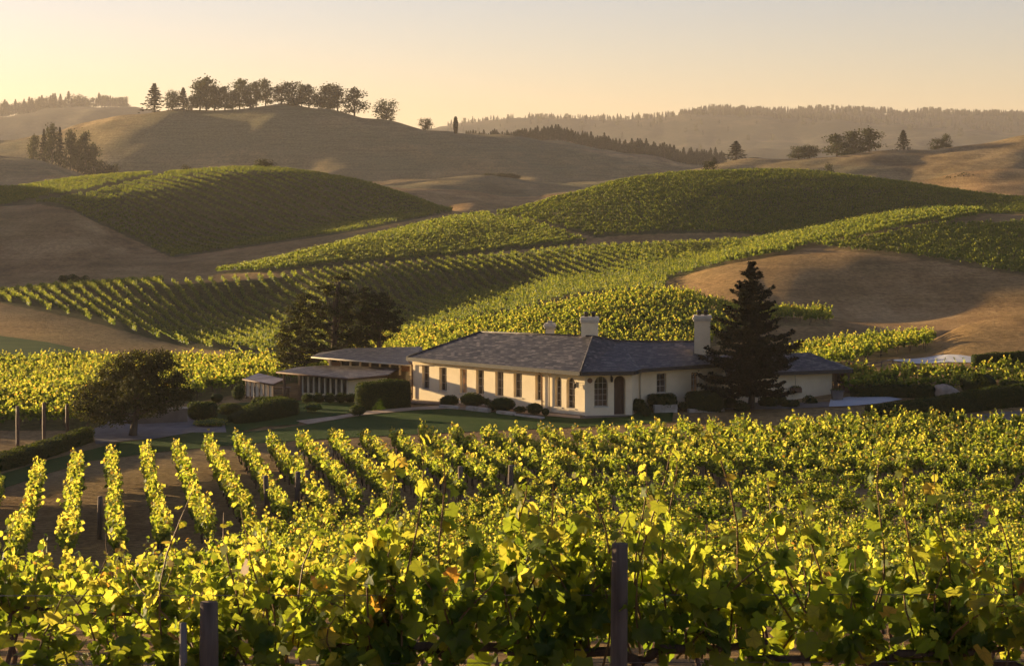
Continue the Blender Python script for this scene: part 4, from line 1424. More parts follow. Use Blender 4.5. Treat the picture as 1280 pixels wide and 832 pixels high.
def grid_faces(n, m, wrap):
    F = []
    for i in range(n - 1):
        for j in range(m if wrap else m - 1):
            a, b = i * m + j, i * m + (j + 1) % m
            F.append((a, b, b + m)); F.append((a, b + m, a + m))
    return np.array(F)

def surface_samples(V, F, n, rng):
    T_ = V[F]
    cr = np.cross(T_[:, 1] - T_[:, 0], T_[:, 2] - T_[:, 0])
    ar = np.linalg.norm(cr, axis=1) + 1e-12
    i = rng.choice(len(F), n, p=ar / ar.sum())
    a, b = rng.random(n), rng.random(n)
    q = a + b > 1; a[q] = 1 - a[q]; b[q] = 1 - b[q]
    P = T_[i, 0] + a[:, None] * (T_[i, 1] - T_[i, 0]) + b[:, None] * (T_[i, 2] - T_[i, 0])
    return P, (cr / ar[:, None])[i]

_hr = np.random.default_rng(11)
def bushy(name, V, F, label, cat, group=None, leaf=.055, dens=260, mat='hedge_leaf', lump=.05, shrink=.94):
    """a core wrapped in small leaves: one mesh"""
    c = V.mean(0)
    ph = _hr.uniform(0, 6, 6)
    def wob(P): return lump * (np.sin(P[:, 0] * 3.1 + ph[0]) * np.sin(P[:, 1] * 2.7 + ph[1]) + .6 * np.sin(P[:, 2] * 5.3 + ph[2] + P[:, 0] * 2.2))
    area = np.linalg.norm(np.cross(V[F][:, 1] - V[F][:, 0], V[F][:, 2] - V[F][:, 0]), axis=1).sum() / 2
    n = int(np.clip(area * dens, 300, 16000))
    P, Nn = surface_samples(V, F, n, _hr)
    if ((P - c) * Nn).sum(1).mean() < 0: Nn = -Nn
    P = P + Nn * wob(P)[:, None]
    lv = leafy_surface(P, Nn, leaf, _hr)
    core = c + (V - c) * shrink
    cv, cf, ct = core, F, np.full(len(core), .1)
    VV, FF, TT = merge([lv, (cv, cf, ct)])
    base = np.array([c[0], c[1], V[:, 2].min()])
    me = np_mesh(name, VV - base, FF, M[mat], attrs={'tint': TT})
    o = link(name, me); o.location = tuple(base)
    tag(o, label, cat, group)
    return o

def bush(px, py, wpx, hpx, Y, label, cat='bush', name='round_bush', e=1.0, deep=None, group=None, rz=0.0, **kw):
    rx = wpx / 2 * Y / FPX; rz_ = hpx / 2 * Y / FPX
    ry = deep if deep else rx * .9
    V = superell((at(px, Y), Y, zat(py, Y)), (rx, ry, rz_), e, rz, 28, 15)
    n, m, _ = V.shape
    return bushy(name, V.reshape(-1, 3), grid_faces(n, m, True), label, cat, group, **kw)

def hedge_line(pts, wid, hgt, label, name='hedge', closed=False, **kw):
    """a hedge that follows points (x, y) over the ground"""
    P = np.array(pts, float)
    seg = np.linalg.norm(np.diff(P, axis=0), axis=1); cum = np.r_[0, np.cumsum(seg)]
    n = max(int(cum[-1] / .35), 4)
    t = np.linspace(0, cum[-1], n)
    C = np.stack([np.interp(t, cum, P[:, 0]), np.interp(t, cum, P[:, 1])], 1)
    T_ = np.gradient(C, axis=0); T_ /= np.linalg.norm(T_, axis=1, keepdims=True)
    Nn = np.stack([T_[:, 1], -T_[:, 0]], 1)
    H = np.interp(t, cum, hgt) if np.ndim(hgt) else np.full(n, hgt)
    Wd = np.interp(t, cum, wid) if np.ndim(wid) else np.full(n, wid)
    z = terrain(C[:, 0], C[:, 1]) - .05
    prof = [(-.46, 0), (-.5, .4), (-.48, .8), (-.38, .96), (-.15, 1.0), (.15, 1.0), (.38, .96), (.48, .8), (.5, .4), (.46, 0)]
    V = np.zeros((n, len(prof), 3))
    for k, (a, b) in enumerate(prof):
        e = np.ones(n); e[0] = e[-1] = .82
        V[:, k, 0] = C[:, 0] + Nn[:, 0] * a * Wd * e; V[:, k, 1] = C[:, 1] + Nn[:, 1] * a * Wd * e
        V[:, k, 2] = z + b * H * (1 if k in (0, 9) else e ** .3)
    m = len(prof)
    F = list(grid_faces(n, m, False))
    VV = V.reshape(-1, 3)
    c0, c1 = V[0].mean(0), V[-1].mean(0)
    VV = np.concatenate([VV, [c0, c1]])
    for k in range(m - 1):
        F.append((n * m, k + 1, k)); F.append((n * m + 1, (n - 1) * m + k, (n - 1) * m + k + 1))
    # outward normals for a long shape: use the cross product as built
    F = np.array(F)
    a = V[n // 2, 4]; tri = F[(n // 2) * 2 * (m - 1) + 8]
    nn = np.cross(VV[tri[1]] - VV[tri[0]], VV[tri[2]] - VV[tri[0]])
    if nn[2] < 0: F = F[:, ::-1]
    ph = _hr.uniform(0, 6, 3)
    area = np.linalg.norm(np.cross(VV[F][:, 1] - VV[F][:, 0], VV[F][:, 2] - VV[F][:, 0]), axis=1).sum() / 2
    cnt = int(np.clip(area * kw.get('dens', 230), 500, 26000))
    Q, Qn = surface_samples(VV, F, cnt, _hr)
    Q = Q + Qn * (.05 * np.sin(Q[:, 0] * 2.3 + ph[0]) * np.sin(Q[:, 1] * 2.9 + ph[1]) + .03 * np.sin(Q[:, 2] * 6 + Q[:, 0] * 3))[:, None]
    lv = leafy_surface(Q, Qn, kw.get('leaf', .06), _hr)
    core = V.copy(); cc = np.stack([C[:, 0], C[:, 1], z + H * .5], 1)[:, None, :]
    core = cc + (core - cc) * .93
    cvv = np.concatenate([core.reshape(-1, 3), [core[0].mean(0), core[-1].mean(0)]])
    Vt, Ft, Tt = merge([lv, (cvv, F, np.full(len(cvv), .1))])
    mid = n // 2
    base = np.array([C[mid, 0], C[mid, 1], z[mid]])
    me = np_mesh(name, Vt - base, Ft, M[kw.get('mat', 'hedge_leaf')], attrs={'tint': Tt})
    o = link(name, me); o.location = tuple(base)
    tag(o, label, 'hedge', kw.get('group'))
    return o

# ------------------------------------------------------------------ trees
def crown_leaves(clumps, rng, n_sub, n_leaf, sub_r, leaf, flat=1.0, kind='quad', droop=0.0):
    """clumps: (centre, radii); each is filled with tufts, each tuft with leaves"""
    P, Nn = [], []
    for c, r in clumps:
        c = np.array(c); r = np.array(r)
        k = max(4, int(n_sub * (r.prod() ** (2 / 3.)) ))
        d = rng.normal(size=(k, 3)); d /= np.linalg.norm(d, axis=1, keepdims=True)
        rad = rng.uniform(.45, 1.02, (k, 1)) ** .6
        sc = c + d * rad * r
        for s_ in sc:
            m_ = int(n_leaf * rng.uniform(.6, 1.4))
            q = rng.normal(size=(m_, 3)) * (sub_r, sub_r, sub_r * flat) * rng.uniform(.7, 1.3)
            P.append(s_ + q)
            nn = rng.normal(size=(m_, 3)) * .7 + (s_ - c) / np.linalg.norm(s_ - c) * .6 + (0, 0, .4)
            Nn.append(nn)
    P = np.concatenate(P); Nn = np.concatenate(Nn)
    n = len(P)
    D = rng.normal(size=(n, 3)) + (0, 0, -droop)
    S = leaf * rng.uniform(.6, 1.25, n)
    t = np.clip(rng.normal(.45, .2, n), 0, 1)
    return leaves(P, Nn, D, S, kind, t)

def limb(mb, a, b, r0, r1, rng, n=6, sides=7, sag=.0, wob=.06):
    a, b = np.array(a, float), np.array(b, float)
    L = np.linalg.norm(b - a)
    pts, rr = [], []
    ph = rng.uniform(0, 6, 2)
    for k in range(n + 1):
        t = k / n
        p = a + (b - a) * t
        p = p + np.array([math.sin(3.3 * t + ph[0]) - math.sin(ph[0]) * (1 - t) - math.sin(3.3 + ph[0]) * t, math.cos(2.9 * t + ph[1]) - math.cos(ph[1]) * (1 - t) - math.cos(2.9 + ph[1]) * t, 0]) * wob * L
        p[2] += sag * L * math.sin(math.pi * t)
        pts.append(tuple(p)); rr.append(r0 + (r1 - r0) * t ** .8)
    mb.tube(pts, rr, sides)

def big_tree(name, label, base, clumps, trunk_top, r_trunk, mats, rng, n_sub, n_leaf, sub_r, leaf, flat=1., fork=.35, cat='tree', extra=None, twigs=0):
    t = empty(name, base); tag(t, label, cat)
    mb = MB()
    b = np.array(base, float); tt = np.array(trunk_top, float)
    mb.tube([(b[0], b[1], b[2] - .3), (b[0], b[1], b[2] + .05)], [r_trunk * 1.7, r_trunk * 1.35], 10)
    limb(mb, b + (0, 0, .05), tt, r_trunk * 1.35, r_trunk * .55, rng, 8, 9, 0, .03)
    for c, r in clumps:
        c = np.array(c); f = fork + (1 - fork) * rng.uniform(0, .7)
        zf = min(max((c[2] - r[2] * .8 - b[2]) / max(tt[2] - b[2], .1) * .75, fork), .97)
        st = b + (tt - b) * zf
        limb(mb, st, c, r_trunk * .42 * (1 - .4 * zf), r_trunk * .12, rng, 6, 6, -.04, .06)
        for _ in range(twigs):
            d = rng.normal(size=3); d /= np.linalg.norm(d)
            limb(mb, st + (c - st) * rng.uniform(.5, 1), c + d * np.array(r) * .8, r_trunk * .12, r_trunk * .03, rng, 3, 4, 0, .05)
    mb.build('trunk', M[mats[1]], t)
    V, F, T_ = crown_leaves(clumps, rng, n_sub, n_leaf, sub_r, leaf, flat)
    if extra is not None: V, F, T_ = merge([(V, F, T_), extra])
    link('crown', np_mesh('crown', V - b, F, M[mats[0]], attrs={'tint': T_}), t)
    return t

def C3(px, py, Y, w, h, dep=None, rng=None):
    """a crown clump seen at px, py"""
    rx = w / 2 * Y / FPX
    return ((at(px, Y), Y, zat(py, Y)), (rx, dep or rx * .9, h / 2 * Y / FPX))

rt = np.random.default_rng(5)
# spreading oak by the drive
Y = 116.0
oak = [C3(px, py, Y + dy, w, h) for px, py, dy, w, h in [
    (120, 497, .3, 54, 44), (108, 508, -.4, 34, 32), (143, 510, -1.0, 50, 42), (150, 468, .4, 52, 40), (135, 480, 1.2, 40, 36), (178, 455, .2, 56, 34), (196, 448, .8, 36, 24),
    (205, 466, -.3, 52, 40), (224, 484, .4, 36, 34), (232, 494, .9, 20, 20), (180, 490, -1.3, 66, 44), (206, 499, -.6, 46, 30), (172, 508, 1.0, 60, 32), (165, 478, 1.6, 60, 40), (163, 447, 1.1, 30, 18), (128, 520, .2, 30, 16), (96, 500, .3, 14, 18)]]
bz = gz(at(168, Y), Y)
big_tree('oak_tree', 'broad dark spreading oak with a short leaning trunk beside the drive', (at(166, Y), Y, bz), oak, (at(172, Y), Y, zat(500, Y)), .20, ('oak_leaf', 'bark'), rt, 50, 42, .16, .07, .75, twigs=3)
# gnarled pine behind the pavilion
Y = 151.0
pine = [C3(px, py, Y + dy, w, h) for px, py, dy, w, h in [
    (426, 345, 0, 22, 9), (420, 350, .5, 14, 8), (405, 359, -.3, 26, 14), (432, 363, .3, 20, 12), (416, 367, .2, 26, 12), (384, 376, .4, 30, 16), (376, 388, -.5, 36, 16), (402, 385, 1, 34, 18),
    (440, 374, -.6, 30, 16), (426, 388, -.8, 36, 18), (372, 404, .3, 42, 20), (398, 402, -1.2, 38, 18), (440, 398, .8, 44, 22), (362, 418, .4, 40, 20), (352, 428, -.2, 26, 18), (386, 424, -1, 46, 22),
    (416, 416, 1.2, 40, 22), (446, 420, -.4, 40, 24), (358, 440, .3, 30, 22), (380, 444, .9, 46, 22), (404, 438, -.9, 40, 20), (430, 436, .6, 40, 18), (366, 455, -.3, 36, 16), (350, 452, .4, 18, 18), (455, 432, .3, 26, 18)]]
bz = gz(at(416, Y), Y)
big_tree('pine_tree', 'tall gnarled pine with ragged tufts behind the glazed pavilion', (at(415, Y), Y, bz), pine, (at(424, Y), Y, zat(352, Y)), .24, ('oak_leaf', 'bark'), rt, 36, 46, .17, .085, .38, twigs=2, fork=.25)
Y = 149.0
pine2 = [C3(px, py, Y + dy, w, h) for px, py, dy, w, h in [
    (454, 366, .2, 18, 16), (462, 378, 0, 34, 22), (478, 374, .6, 24, 18), (484, 388, -.3, 36, 22), (494, 399, .3, 20, 16), (466, 396, .8, 40, 24), (452, 390, -.5, 30, 24), (476, 407, -.8, 44, 22), (492, 411, .2, 18, 10), (458, 412, .6, 34, 22), (446, 424, -.2, 30, 18), (470, 420, .4, 30, 12), (484, 421, .4, 16, 8)]]
bz = gz(at(477, Y), Y)
big_tree('pine_tree', 'dense rounded pine right of the gnarled one, above the pavilion roof', (at(477, Y), Y, bz), pine2, (at(470, Y), Y, zat(385, Y)), .20, ('oak_leaf', 'bark'), rt, 34, 46, .16, .085, .42, twigs=2, fork=.3)

def conifer(name, label, base, H, prof, rng, r_trunk, whorls, per, leaf, seglen, mat='needle', ragged=.2, first=.08):
    """a conifer: whorls of drooping branches clothed in short needle sprays"""
    t = empty(name, base); tag(t, label, 'tree')
    mb = MB(); b = np.array(base, float)
    mb.tube([(b[0], b[1], b[2] - .2), (b[0] + .02 * H, b[1], b[2] + H * .5), (b[0], b[1], b[2] + H * .98)], [r_trunk, r_trunk * .6, r_trunk * .06], 9)
    P, Nn, D, S = [], [], [], []
    hs = [p[0] for p in prof]; rs = [p[1] for p in prof]
    for i in range(whorls):
        f = first + (1 - first) * (i / (whorls - 1)) ** .92
        R = float(np.interp(f, hs, rs))
        a0 = rng.uniform(0, 6.28)
        for k in range(per if f < .85 else max(4, per - 4)):
            a = a0 + 2 * math.pi * k / per + rng.normal(0, .2)
            L = R * rng.uniform(1 - ragged * 1.6, 1 + ragged)
            if L < .05: continue
            z0 = f * H + rng.normal(0, .12)
            n = max(4, int(L / seglen))
            tt = np.linspace(.03, 1, n)
            dx, dy = math.cos(a), math.sin(a)
            up = .22 + .25 * f
            pos = np.stack([b[0] + dx * L * tt, b[1] + dy * L * tt, b[2] + z0 + L * (up * .35 * tt - .46 * tt ** 1.3 * (1 - f * .6) + .34 * tt ** 3)], 1)
            if L > .5: mb.tube([tuple(q) for q in pos[:: max(1, n // 5)]], [max(.035 * (1 - j / 6), .006) * min(L, 2) * .6 for j in range(len(pos[:: max(1, n // 5)]))], 4, cap=False)
            for j, q in enumerate(pos):
                wv = (.10 + .27 * L * math.sin(math.pi * min(tt[j] * .8 + .12, 1)) * .42)
                m_ = 11
                for _ in range(m_):
                    o = rng.normal(size=3) * (wv * .55, wv * .55, .05)
                    P.append(q + o); Nn.append(rng.normal(size=3) * .5 + (0, 0, 1))
                    D.append(np.array([dx, dy, -.1]) + rng.normal(size=3) * .6); S.append(leaf * rng.uniform(.6, 1.3))
    mb.build('trunk', M['bark'], t)
    P = np.array(P)
    V, F, T_ = leaves(P, np.array(Nn), np.array(D), np.array(S), 'quad', np.clip(rng.normal(.4, .2, len(P)), 0, 1))
    link('crown', np_mesh('crown', V - b, F, M[mat], attrs={'tint': T_}), t)
    return t
Y = 128.8
bz = gz(at(939, Y), Y)
Hs = zat(332, Y) - bz
px2m = Y / FPX
prof = [(0, 20 * px2m), (.10, 45 * px2m), (.2, 53 * px2m), (.33, 48 * px2m), (.48, 44 * px2m), (.58, 36 * px2m), (.70, 27 * px2m), (.80, 21 * px2m), (.88, 15 * px2m), (.93, 8 * px2m), (1, 3 * px2m)]
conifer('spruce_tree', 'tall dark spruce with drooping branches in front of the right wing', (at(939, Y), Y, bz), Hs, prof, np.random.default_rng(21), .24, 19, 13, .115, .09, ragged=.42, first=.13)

# small trees far away: a few shapes of unit height, copied
def far_shape(kind, seed):
    rng = np.random.default_rng(seed)
    P, Nn, S = [], [], []
    if kind == 'conifer':
        n = 900
        f = rng.random(n) ** .75
        lay = np.round(f * 13) / 13 * .93 + rng.normal(0, .012, n) + .06
        R = (1.03 - lay) * .25 * (1 + .25 * np.sin(lay * 60)) + .012
        a = rng.uniform(0, 6.28, n); q = R * rng.uniform(.1, 1.1, n)
        P = np.stack([q * np.cos(a), q * np.sin(a), lay - q * .22], 1)
        S = rng.uniform(.024, .044, n)
    elif kind == 'cypress':
        n = 1100
        z = rng.uniform(.03, 1, n); a = rng.uniform(0, 6.28, n); q = .14 * np.sqrt(np.clip(np.sin(np.pi * (z * .9 + .07)), 0, 1)) * rng.uniform(.6, 1.05, n)
        P = np.stack([q * np.cos(a), q * np.sin(a), z], 1); S = rng.uniform(.035, .06, n)
    else:
        pine_ = kind == 'pine'
        for k in range(26 if pine_ else 26):
            z = (.12 + .82 * (k + rng.uniform(0, 1)) / 26) if pine_ else rng.uniform(.12, .86)
            rad = (.27 * (1.08 - z) + .05) if pine_ else .30 * math.sqrt(max(1 - ((z - .5) / .5) ** 2, .1))
            a = rng.uniform(0, 6.28)
            c = np.array([math.cos(a) * rad * rng.uniform(.3, 1), math.sin(a) * rad * rng.uniform(.3, 1), z])
            m_ = 60
            P.append(c + rng.normal(size=(m_, 3)) * ((.095, .095, .045) if pine_ else (.085, .085, .07)))
        if pine_: P.append(np.array([0, 0, .95]) + rng.normal(size=(40, 3)) * (.035, .035, .03))
        P = np.concatenate(P); n = len(P); S = rng.uniform(.022, .040, n)
    Nn = rng.normal(size=P.shape) + (0, 0, .5); D = rng.normal(size=P.shape)
    V, F, T_ = leaves(P, Nn, D, S, 'quad', np.clip(rng.normal(.45, .2, len(P)), 0, 1))
    cr = np_mesh(kind + '_crown', V, F, M['needle'] if kind in ('conifer', 'cypress') else M['oak_leaf'], attrs={'tint': T_})
    mb = MB()
    if kind in ('conifer', 'cypress'):
        mb.tube([(0, 0, -.05), (0, 0, .5), (0, 0, .97)], [.02, .013, .003], 6)
    else:
        mb.tube([(0, 0, -.05), (.01, 0, .3), (-.01, .01, .6), (0, 0, .9)], [.028, .022, .014, .004], 6)
        for k in range(7):
            a = rng.uniform(0, 6.28); z = rng.uniform(.25, .7)
            mb.tube([(0, 0, z), (math.cos(a) * .12, math.sin(a) * .12, z + .07), (math.cos(a) * .22, math.sin(a) * .22, z + .1)], [.01, .007, .003], 4)
    return cr, smooth_mesh_from(mb, 'trunk', M['bark'])
FAR = {k: [far_shape(k, 50 + i * 7 + len(k)) for i in range(4)] for k in ('conifer', 'pine', 'round')}
FAR['cypress'] = [far_shape('cypress', 9)]
far_proto = {}
def far_tree(name, kind, px, Y, top, wpx, label, group=None, base=None, dz=0.0):
    x = at(px, Y); zb = gz(x, Y) if base is None else zat(base, Y)
    zb = min(zb, gz(x, Y) + .3)
    H = zat(top, Y) - zb + dz
    w0 = {'conifer': .50, 'pine': .62, 'round': .72, 'cypress': .28}[kind]
    s = 1.22 * wpx * Y / FPX / w0
    v = int(rt.integers(0, len(FAR[kind])))
    key = (kind, v)
    if key not in far_proto:
        r = empty(name, (x, Y, zb)); link('crown', FAR[kind][v][0], r); link('trunk', FAR[kind][v][1], r); far_proto[key] = r
    else:
        src = far_proto[key]; r = src.copy(); COL.objects.link(r); r.name = name
        if 'group' in r: del r['group']
        for ch in src.children:
            c = ch.copy(); COL.objects.link(c); c.parent = r
    r.location = (x, Y, zb); r.scale = (s, s, H); r.rotation_euler = (0, 0, rt.uniform(0, 6.28))
    tag(r, label, 'tree', group)
    return r
hill_trees = [(193, 'conifer', 105, 28), (216, 'round', 111, 20), (229, 'conifer', 110, 18), (240, 'round', 119, 20), (250, 'pine', 101, 20), (258, 'pine', 97, 26), (268, 'pine', 106, 18), (281, 'pine', 108, 20),
              (291, 'round', 112, 18), (299.5, 'pine', 99, 20), (313, 'round', 103, 22), (320, 'pine', 102, 14), (332, 'pine', 99, 18), (352, 'round', 104, 22), (365, 'round', 101, 26), (377, 'pine', 106, 14), (386, 'pine', 106, 20), (401, 'round', 109, 20),
              (411, 'pine', 105, 22), (422, 'pine', 107, 19), (443, 'pine', 110, 24), (482.5, 'round', 122, 24)]
for k, (px, kind, top, w_) in enumerate(hill_trees):
    Yt = float(np.interp(px, [160, 240, 330, 400, 440, 500], [960, 950, 950, 945, 940, 935])) + 2 - (k % 3) * 3
    lab = {0: 'bare-based conifer standing first at the left end of the big hilltop row', len(hill_trees) - 1: 'lone round tree low on the slope, apart from the hilltop row'}.get(k, '%s tree from the left in the hilltop row against the sky' % ordinal(k + 1))
    far_tree({'conifer': 'conifer_tree', 'pine': 'pine_tree', 'round': 'broadleaf_tree'}[kind], kind, px, Yt, top, w_, lab, 'trees on the big hilltop')
far_tree('shrub', 'round', 532, 931, 146.5, 15, 'small round shrub on the falling ridge of the big hill')
far_tree('cypress_tree', 'cypress', 569.5, 929, 146, 4.6, 'slim solitary cypress on the ridge left of the conifer belt')
for px, top, w_, lab in [(329, 197, 22, 'small round tree on top of the left vineyard hill')]:
    far_tree('broadleaf_tree', 'round', px, 462, top, w_, lab, base=216)
far_tree('shrub', 'round', 234, 463, 205, 12, 'low dark shrub at the crest of the left vineyard hill')
for k, (px, top, w_, Yt, kind) in enumerate([(42, 169, 13, 752, 'pine'), (55, 162, 14, 756, 'conifer'), (65, 156, 16, 753, 'pine'), (75, 160, 14, 758, 'conifer'), (88, 163, 15, 753, 'pine'), (97, 173, 16, 757, 'round'), (107, 165, 18, 756, 'pine'), (117, 180, 16, 757, 'pine'), (130, 199, 20, 757, 'round'), (140, 203, 18, 757, 'round')]):
    far_tree('broadleaf_tree' if kind == 'round' else 'pine_tree', kind, px, Yt, top, w_, '%s tree from the left in the dark grove below the left shoulder of the hill' % ordinal(k + 1), 'trees in the grove on the left')
for k, (px, w_) in enumerate([(612, 16), (623, 18), (634, 22), (645, 14)]):
    far_tree('shrub', 'round', px, 716, 216 + (k == 3) * 3, w_, '%s dark shrub from the left in the hollow under the big hill' % ordinal(k + 1), 'shrubs in the hollow')
right = [(920, 'conifer', 177, 28, 726, 'dark conifer alone at the left of the far right hill'), (893, 'conifer', 196, 10, 722, 'tiny conifer left of the lone dark conifer'), (942, 'round', 197, 14, 722, 'small shrub just right of the lone dark conifer'),
         (998, 'round', 182, 22, 722, 'low broad tree at the left end of the far right ridge'), (1012, 'round', 180, 24, 723, 'taller low tree next to the leftmost tree of the far right ridge'),
         (1046, 'pine', 168, 26, 727, 'leftmost of three flat-topped pines on the far right ridge'), (1066, 'pine', 164, 26, 728, 'middle one of three flat-topped pines on the far right ridge'), (1087, 'pine', 161, 28, 729, 'rightmost of three flat-topped pines on the far right ridge'),
         (1129, 'conifer', 163, 20, 732, 'short pointed conifer standing alone on the far right ridge'), (1183, 'round', 167, 12, 732, 'small round tree at the right of the far ridge'), (1172, 'round', 173, 18, 732, 'flat shrub beside the small round tree on the far ridge')]
for px, kind, top, w_, Yt, lab in right:
    far_tree({'conifer': 'conifer_tree', 'pine': 'pine_tree', 'round': 'broadleaf_tree'}[kind], kind, px, Yt, top, w_, lab)
far_tree('bush', 'round', 1200, 640, 215, 30, 'broad olive bush on the shaded slope behind the main vineyard crest', base=236)
far_tree('bush', 'round', 1192, 640, 219, 20, 'smaller bush left of the broad olive bush behind the vineyard crest', base=236)
far_tree('shrub', 'round', 1036, 600, 204, 12, 'little dark shrub behind the vineyard crest', base=222)
far_tree('shrub', 'round', 887, 418, 201, 16, 'small round shrub poking above the main vineyard crest', base=212)
# belt of dark conifers
px_ = 583.0; k = 0
belt = []
while px_ < 905:
    belt.append(px_); px_ += rt.uniform(1.9, 3.3)
for k, px in enumerate(belt):
    Yt = 1195 + rt.uniform(-12, 10)
    hgt = np.interp(px, [580, 620, 700, 800, 900], [7, 12, 19, 23, 18]) * rt.uniform(.7, 1.12)
    Yt = min(Yt, float(np.interp(px, PXS, KY[31])) if False else Yt)
    gpy = HOR - FPX * gz(at(px, Yt), Yt) / Yt
    far_tree('conifer_tree', 'conifer', px, Yt, gpy - hgt, hgt * .40 + 2, '%s dark conifer from the left in the long belt under the far ridge' % ordinal(k + 1), 'conifers in the dark belt')
# trees on the hazy ridge at the far left
px_ = 1.0; k = 0
while px_ < 158:
    Yt = 2595 + rt.uniform(-15, 15)
    hgt = np.interp(px_, [0, 20, 60, 80, 110, 150], [20, 18, 22, 24, 17, 14]) * rt.uniform(.6, 1.15)
    gpy = HOR - FPX * gz(at(px_, Yt), Yt) / Yt
    kind = 'conifer' if rt.random() < .6 else 'round'
    k += 1
    far_tree('conifer_tree' if kind == 'conifer' else 'broadleaf_tree', kind, px_, Yt, gpy - hgt, hgt * (.5 if kind == 'conifer' else .8), '%s tree from the left on the hazy ridge at the far left' % ordinal(k), 'trees on the hazy left ridge')
    px_ += rt.uniform(2.2, 4.4)
# the wooded far ridge reads as one mass
pts = []
for i in range(3300):
    px = rt.uniform(560, 1420)
    dY = abs(rt.normal(0, 1)) * 260
    Yt = 3506 - dY - rt.uniform(0, 50)
    if px < 850 and rt.random() < .72: continue
    if i % 3 == 0: Yt = 3502 - rt.uniform(0, 10)
    if rt.random() < .12: Yt = rt.uniform(2950, 3450)
    x = at(px, Yt)
    pts.append((x, Yt, 0, rt.uniform(0, 6.28), rt.uniform(5, 11.5) * (1.25 if i % 3 == 0 else 1), int(rt.integers(0, 4))))
P = np.array([(p[0], p[1]) for p in pts]); Z = terrain(P[:, 0], P[:, 1])
pts = [(p[0], p[1], z, p[3], p[4], p[5]) for p, z in zip(pts, Z)]
FSRC = [FAR['conifer'][0][0], FAR['conifer'][1][0], FAR['round'][0][0], FAR['conifer'][2][0]]
forest = scatter_object('distant_forest', pts, FSRC, 'wooded ridge of small dark conifers along the far hazy skyline')
forest['category'] = 'forest'
# ------------------------------------------------------------------ garden around the house
M['lawn'] = surf('lawn', [(.3, (.022, .050, .006)), (.55, (.038, .070, .009)), (.8, (.10, .105, .022))], .45, 1.0, detail=12, bump=.05, bscale=22, spec=.1, rough_noise=.75)
M['field'] = surf('sown field', [(.3, (.05, .075, .025)), (.6, (.075, .10, .03)), (.8, (.11, .12, .045))], .25, 1.0, detail=9, bump=.1, bscale=8, spec=.05, stretch=(.4, 2.4, 1))
M['path'] = surf('sandy path', [(.3, (.36, .25, .15)), (.7, (.52, .38, .24))], 1.5, 1.0, detail=8, bump=.01, bscale=20)
M['dirt'] = surf('packed dirt', [(.3, (.13, .10, .075)), (.7, (.22, .17, .125))], .8, 1.0, detail=8, bump=.02, bscale=14)
M['track'] = surf('dirt track', [(.3, (.26, .18, .12)), (.7, (.38, .27, .18))], .8, 1.0, detail=8, bump=.02, bscale=8)
def YG(px, py, y0=80):
    return hit(px, py, y0, 400)
overlay('field', [(-120, 424), (-60, 421), (0, 420), (60, 428), (130, 443), (200, 448), (290, 452), (300, 457), (200, 462), (60, 474), (0, 476), (-120, 478)], M['field'], .05, 2.0, 150)
overlay('lawn', [(-60, 640), (0, 612), (60, 592), (110, 577), (200, 565), (300, 556), (420, 548), (560, 541), (700, 535), (840, 528), (842, 513), (800, 514), (785, 521), (725, 524), (640, 517), (560, 511.5), (520, 513), (450, 520), (385, 531), (330, 538), (280, 542), (236, 541), (195, 549), (150, 553), (60, 575), (-60, 610)], M['lawn'], .03, .7)
overlay('garden_lawn', [(240, 545), (285, 543), (330, 534), (372, 531), (376, 526), (420, 520), (455, 513), (470, 507), (440, 503), (376, 501), (300, 504), (262, 509), (236, 516), (230, 530)], M['lawn'], .045, .7)
overlay('path', [(370, 527), (420, 521), (455, 515.5), (500, 511), (560, 507), (640, 513), (725, 521), (725, 524), (640, 517), (560, 511.5), (520, 513), (450, 520), (385, 531)], M['path'], .065, .6)
overlay('driveway', [(120, 556), (160, 551), (192, 549), (240, 541), (283, 541), (280, 527), (240, 520), (200, 515), (150, 520), (115, 538)], M['greyslab'], .05, .6)
overlay('terrace_bed', [(512, 505), (560, 507), (640, 513), (725, 521), (731, 521), (731, 519.2), (640, 510), (560, 503.5), (516, 500.5)], M['dirt'], .07, .6)
overlay('forecourt', [(725, 524), (785, 521), (800, 514), (842, 513), (960, 512), (1040, 509), (1040, 503), (940, 504), (850, 507), (800, 511), (790, 517), (731, 520)], M['dirt'], .05, .6)
overlay('patio', [(1036, 509), (1060, 508.5), (1100, 505), (1128, 500), (1110, 497), (1064, 496.5), (1038, 500)], M['paleconc'], .07, .6)
overlay('white_drive', [(1108, 450.5), (1150, 455.5), (1217, 454.5), (1214, 446.5), (1170, 445)], M['paleconc'], .06, .7, 140)
overlay('bare_patch', [(1200, 534), (1250, 533), (1285, 527), (1300, 514), (1250, 515), (1222, 519)], M['dirt'], .03, .6)

bg_ = 'clipped round bushes along the long wall'
bush(561.5, 500.5, 24, 13, 130.3, 'leftmost dark clipped dome by the long cream wall')
bush(590.5, 499.3, 32, 14.5, 129.2, 'large clipped dome on a pale stone kerb under the fourth window')
bush(608.5, 502, 8, 7, 128.6, 'tiny ball bush right of the large dome on the stone kerb')
bush(627.5, 505.5, 33, 16, 127.2, 'widest tilted clipped dome beneath the sixth narrow window')
bush(650, 511.5, 16, 8, 126.2, 'low flat bush between two domes by the long wall')
bush(668.5, 510, 20, 14, 125.5, 'clipped dome beneath the last narrow window')
bush(682, 514.5, 10, 10, 124.6, 'small ball bush at the foot of the downpipe')
bush(797.5, 506.5, 21, 17, 126.0, 'egg-shaped clipped bush right of the arched entrance', rz=.3)
bush(808, 514, 11, 13, 124.8, 'small dark bush in front of the egg-shaped one')
bush(827.5, 501, 36, 18, 127.6, 'long rounded clipped hedge block on the stone planter', e=.6, name='clipped_bush')
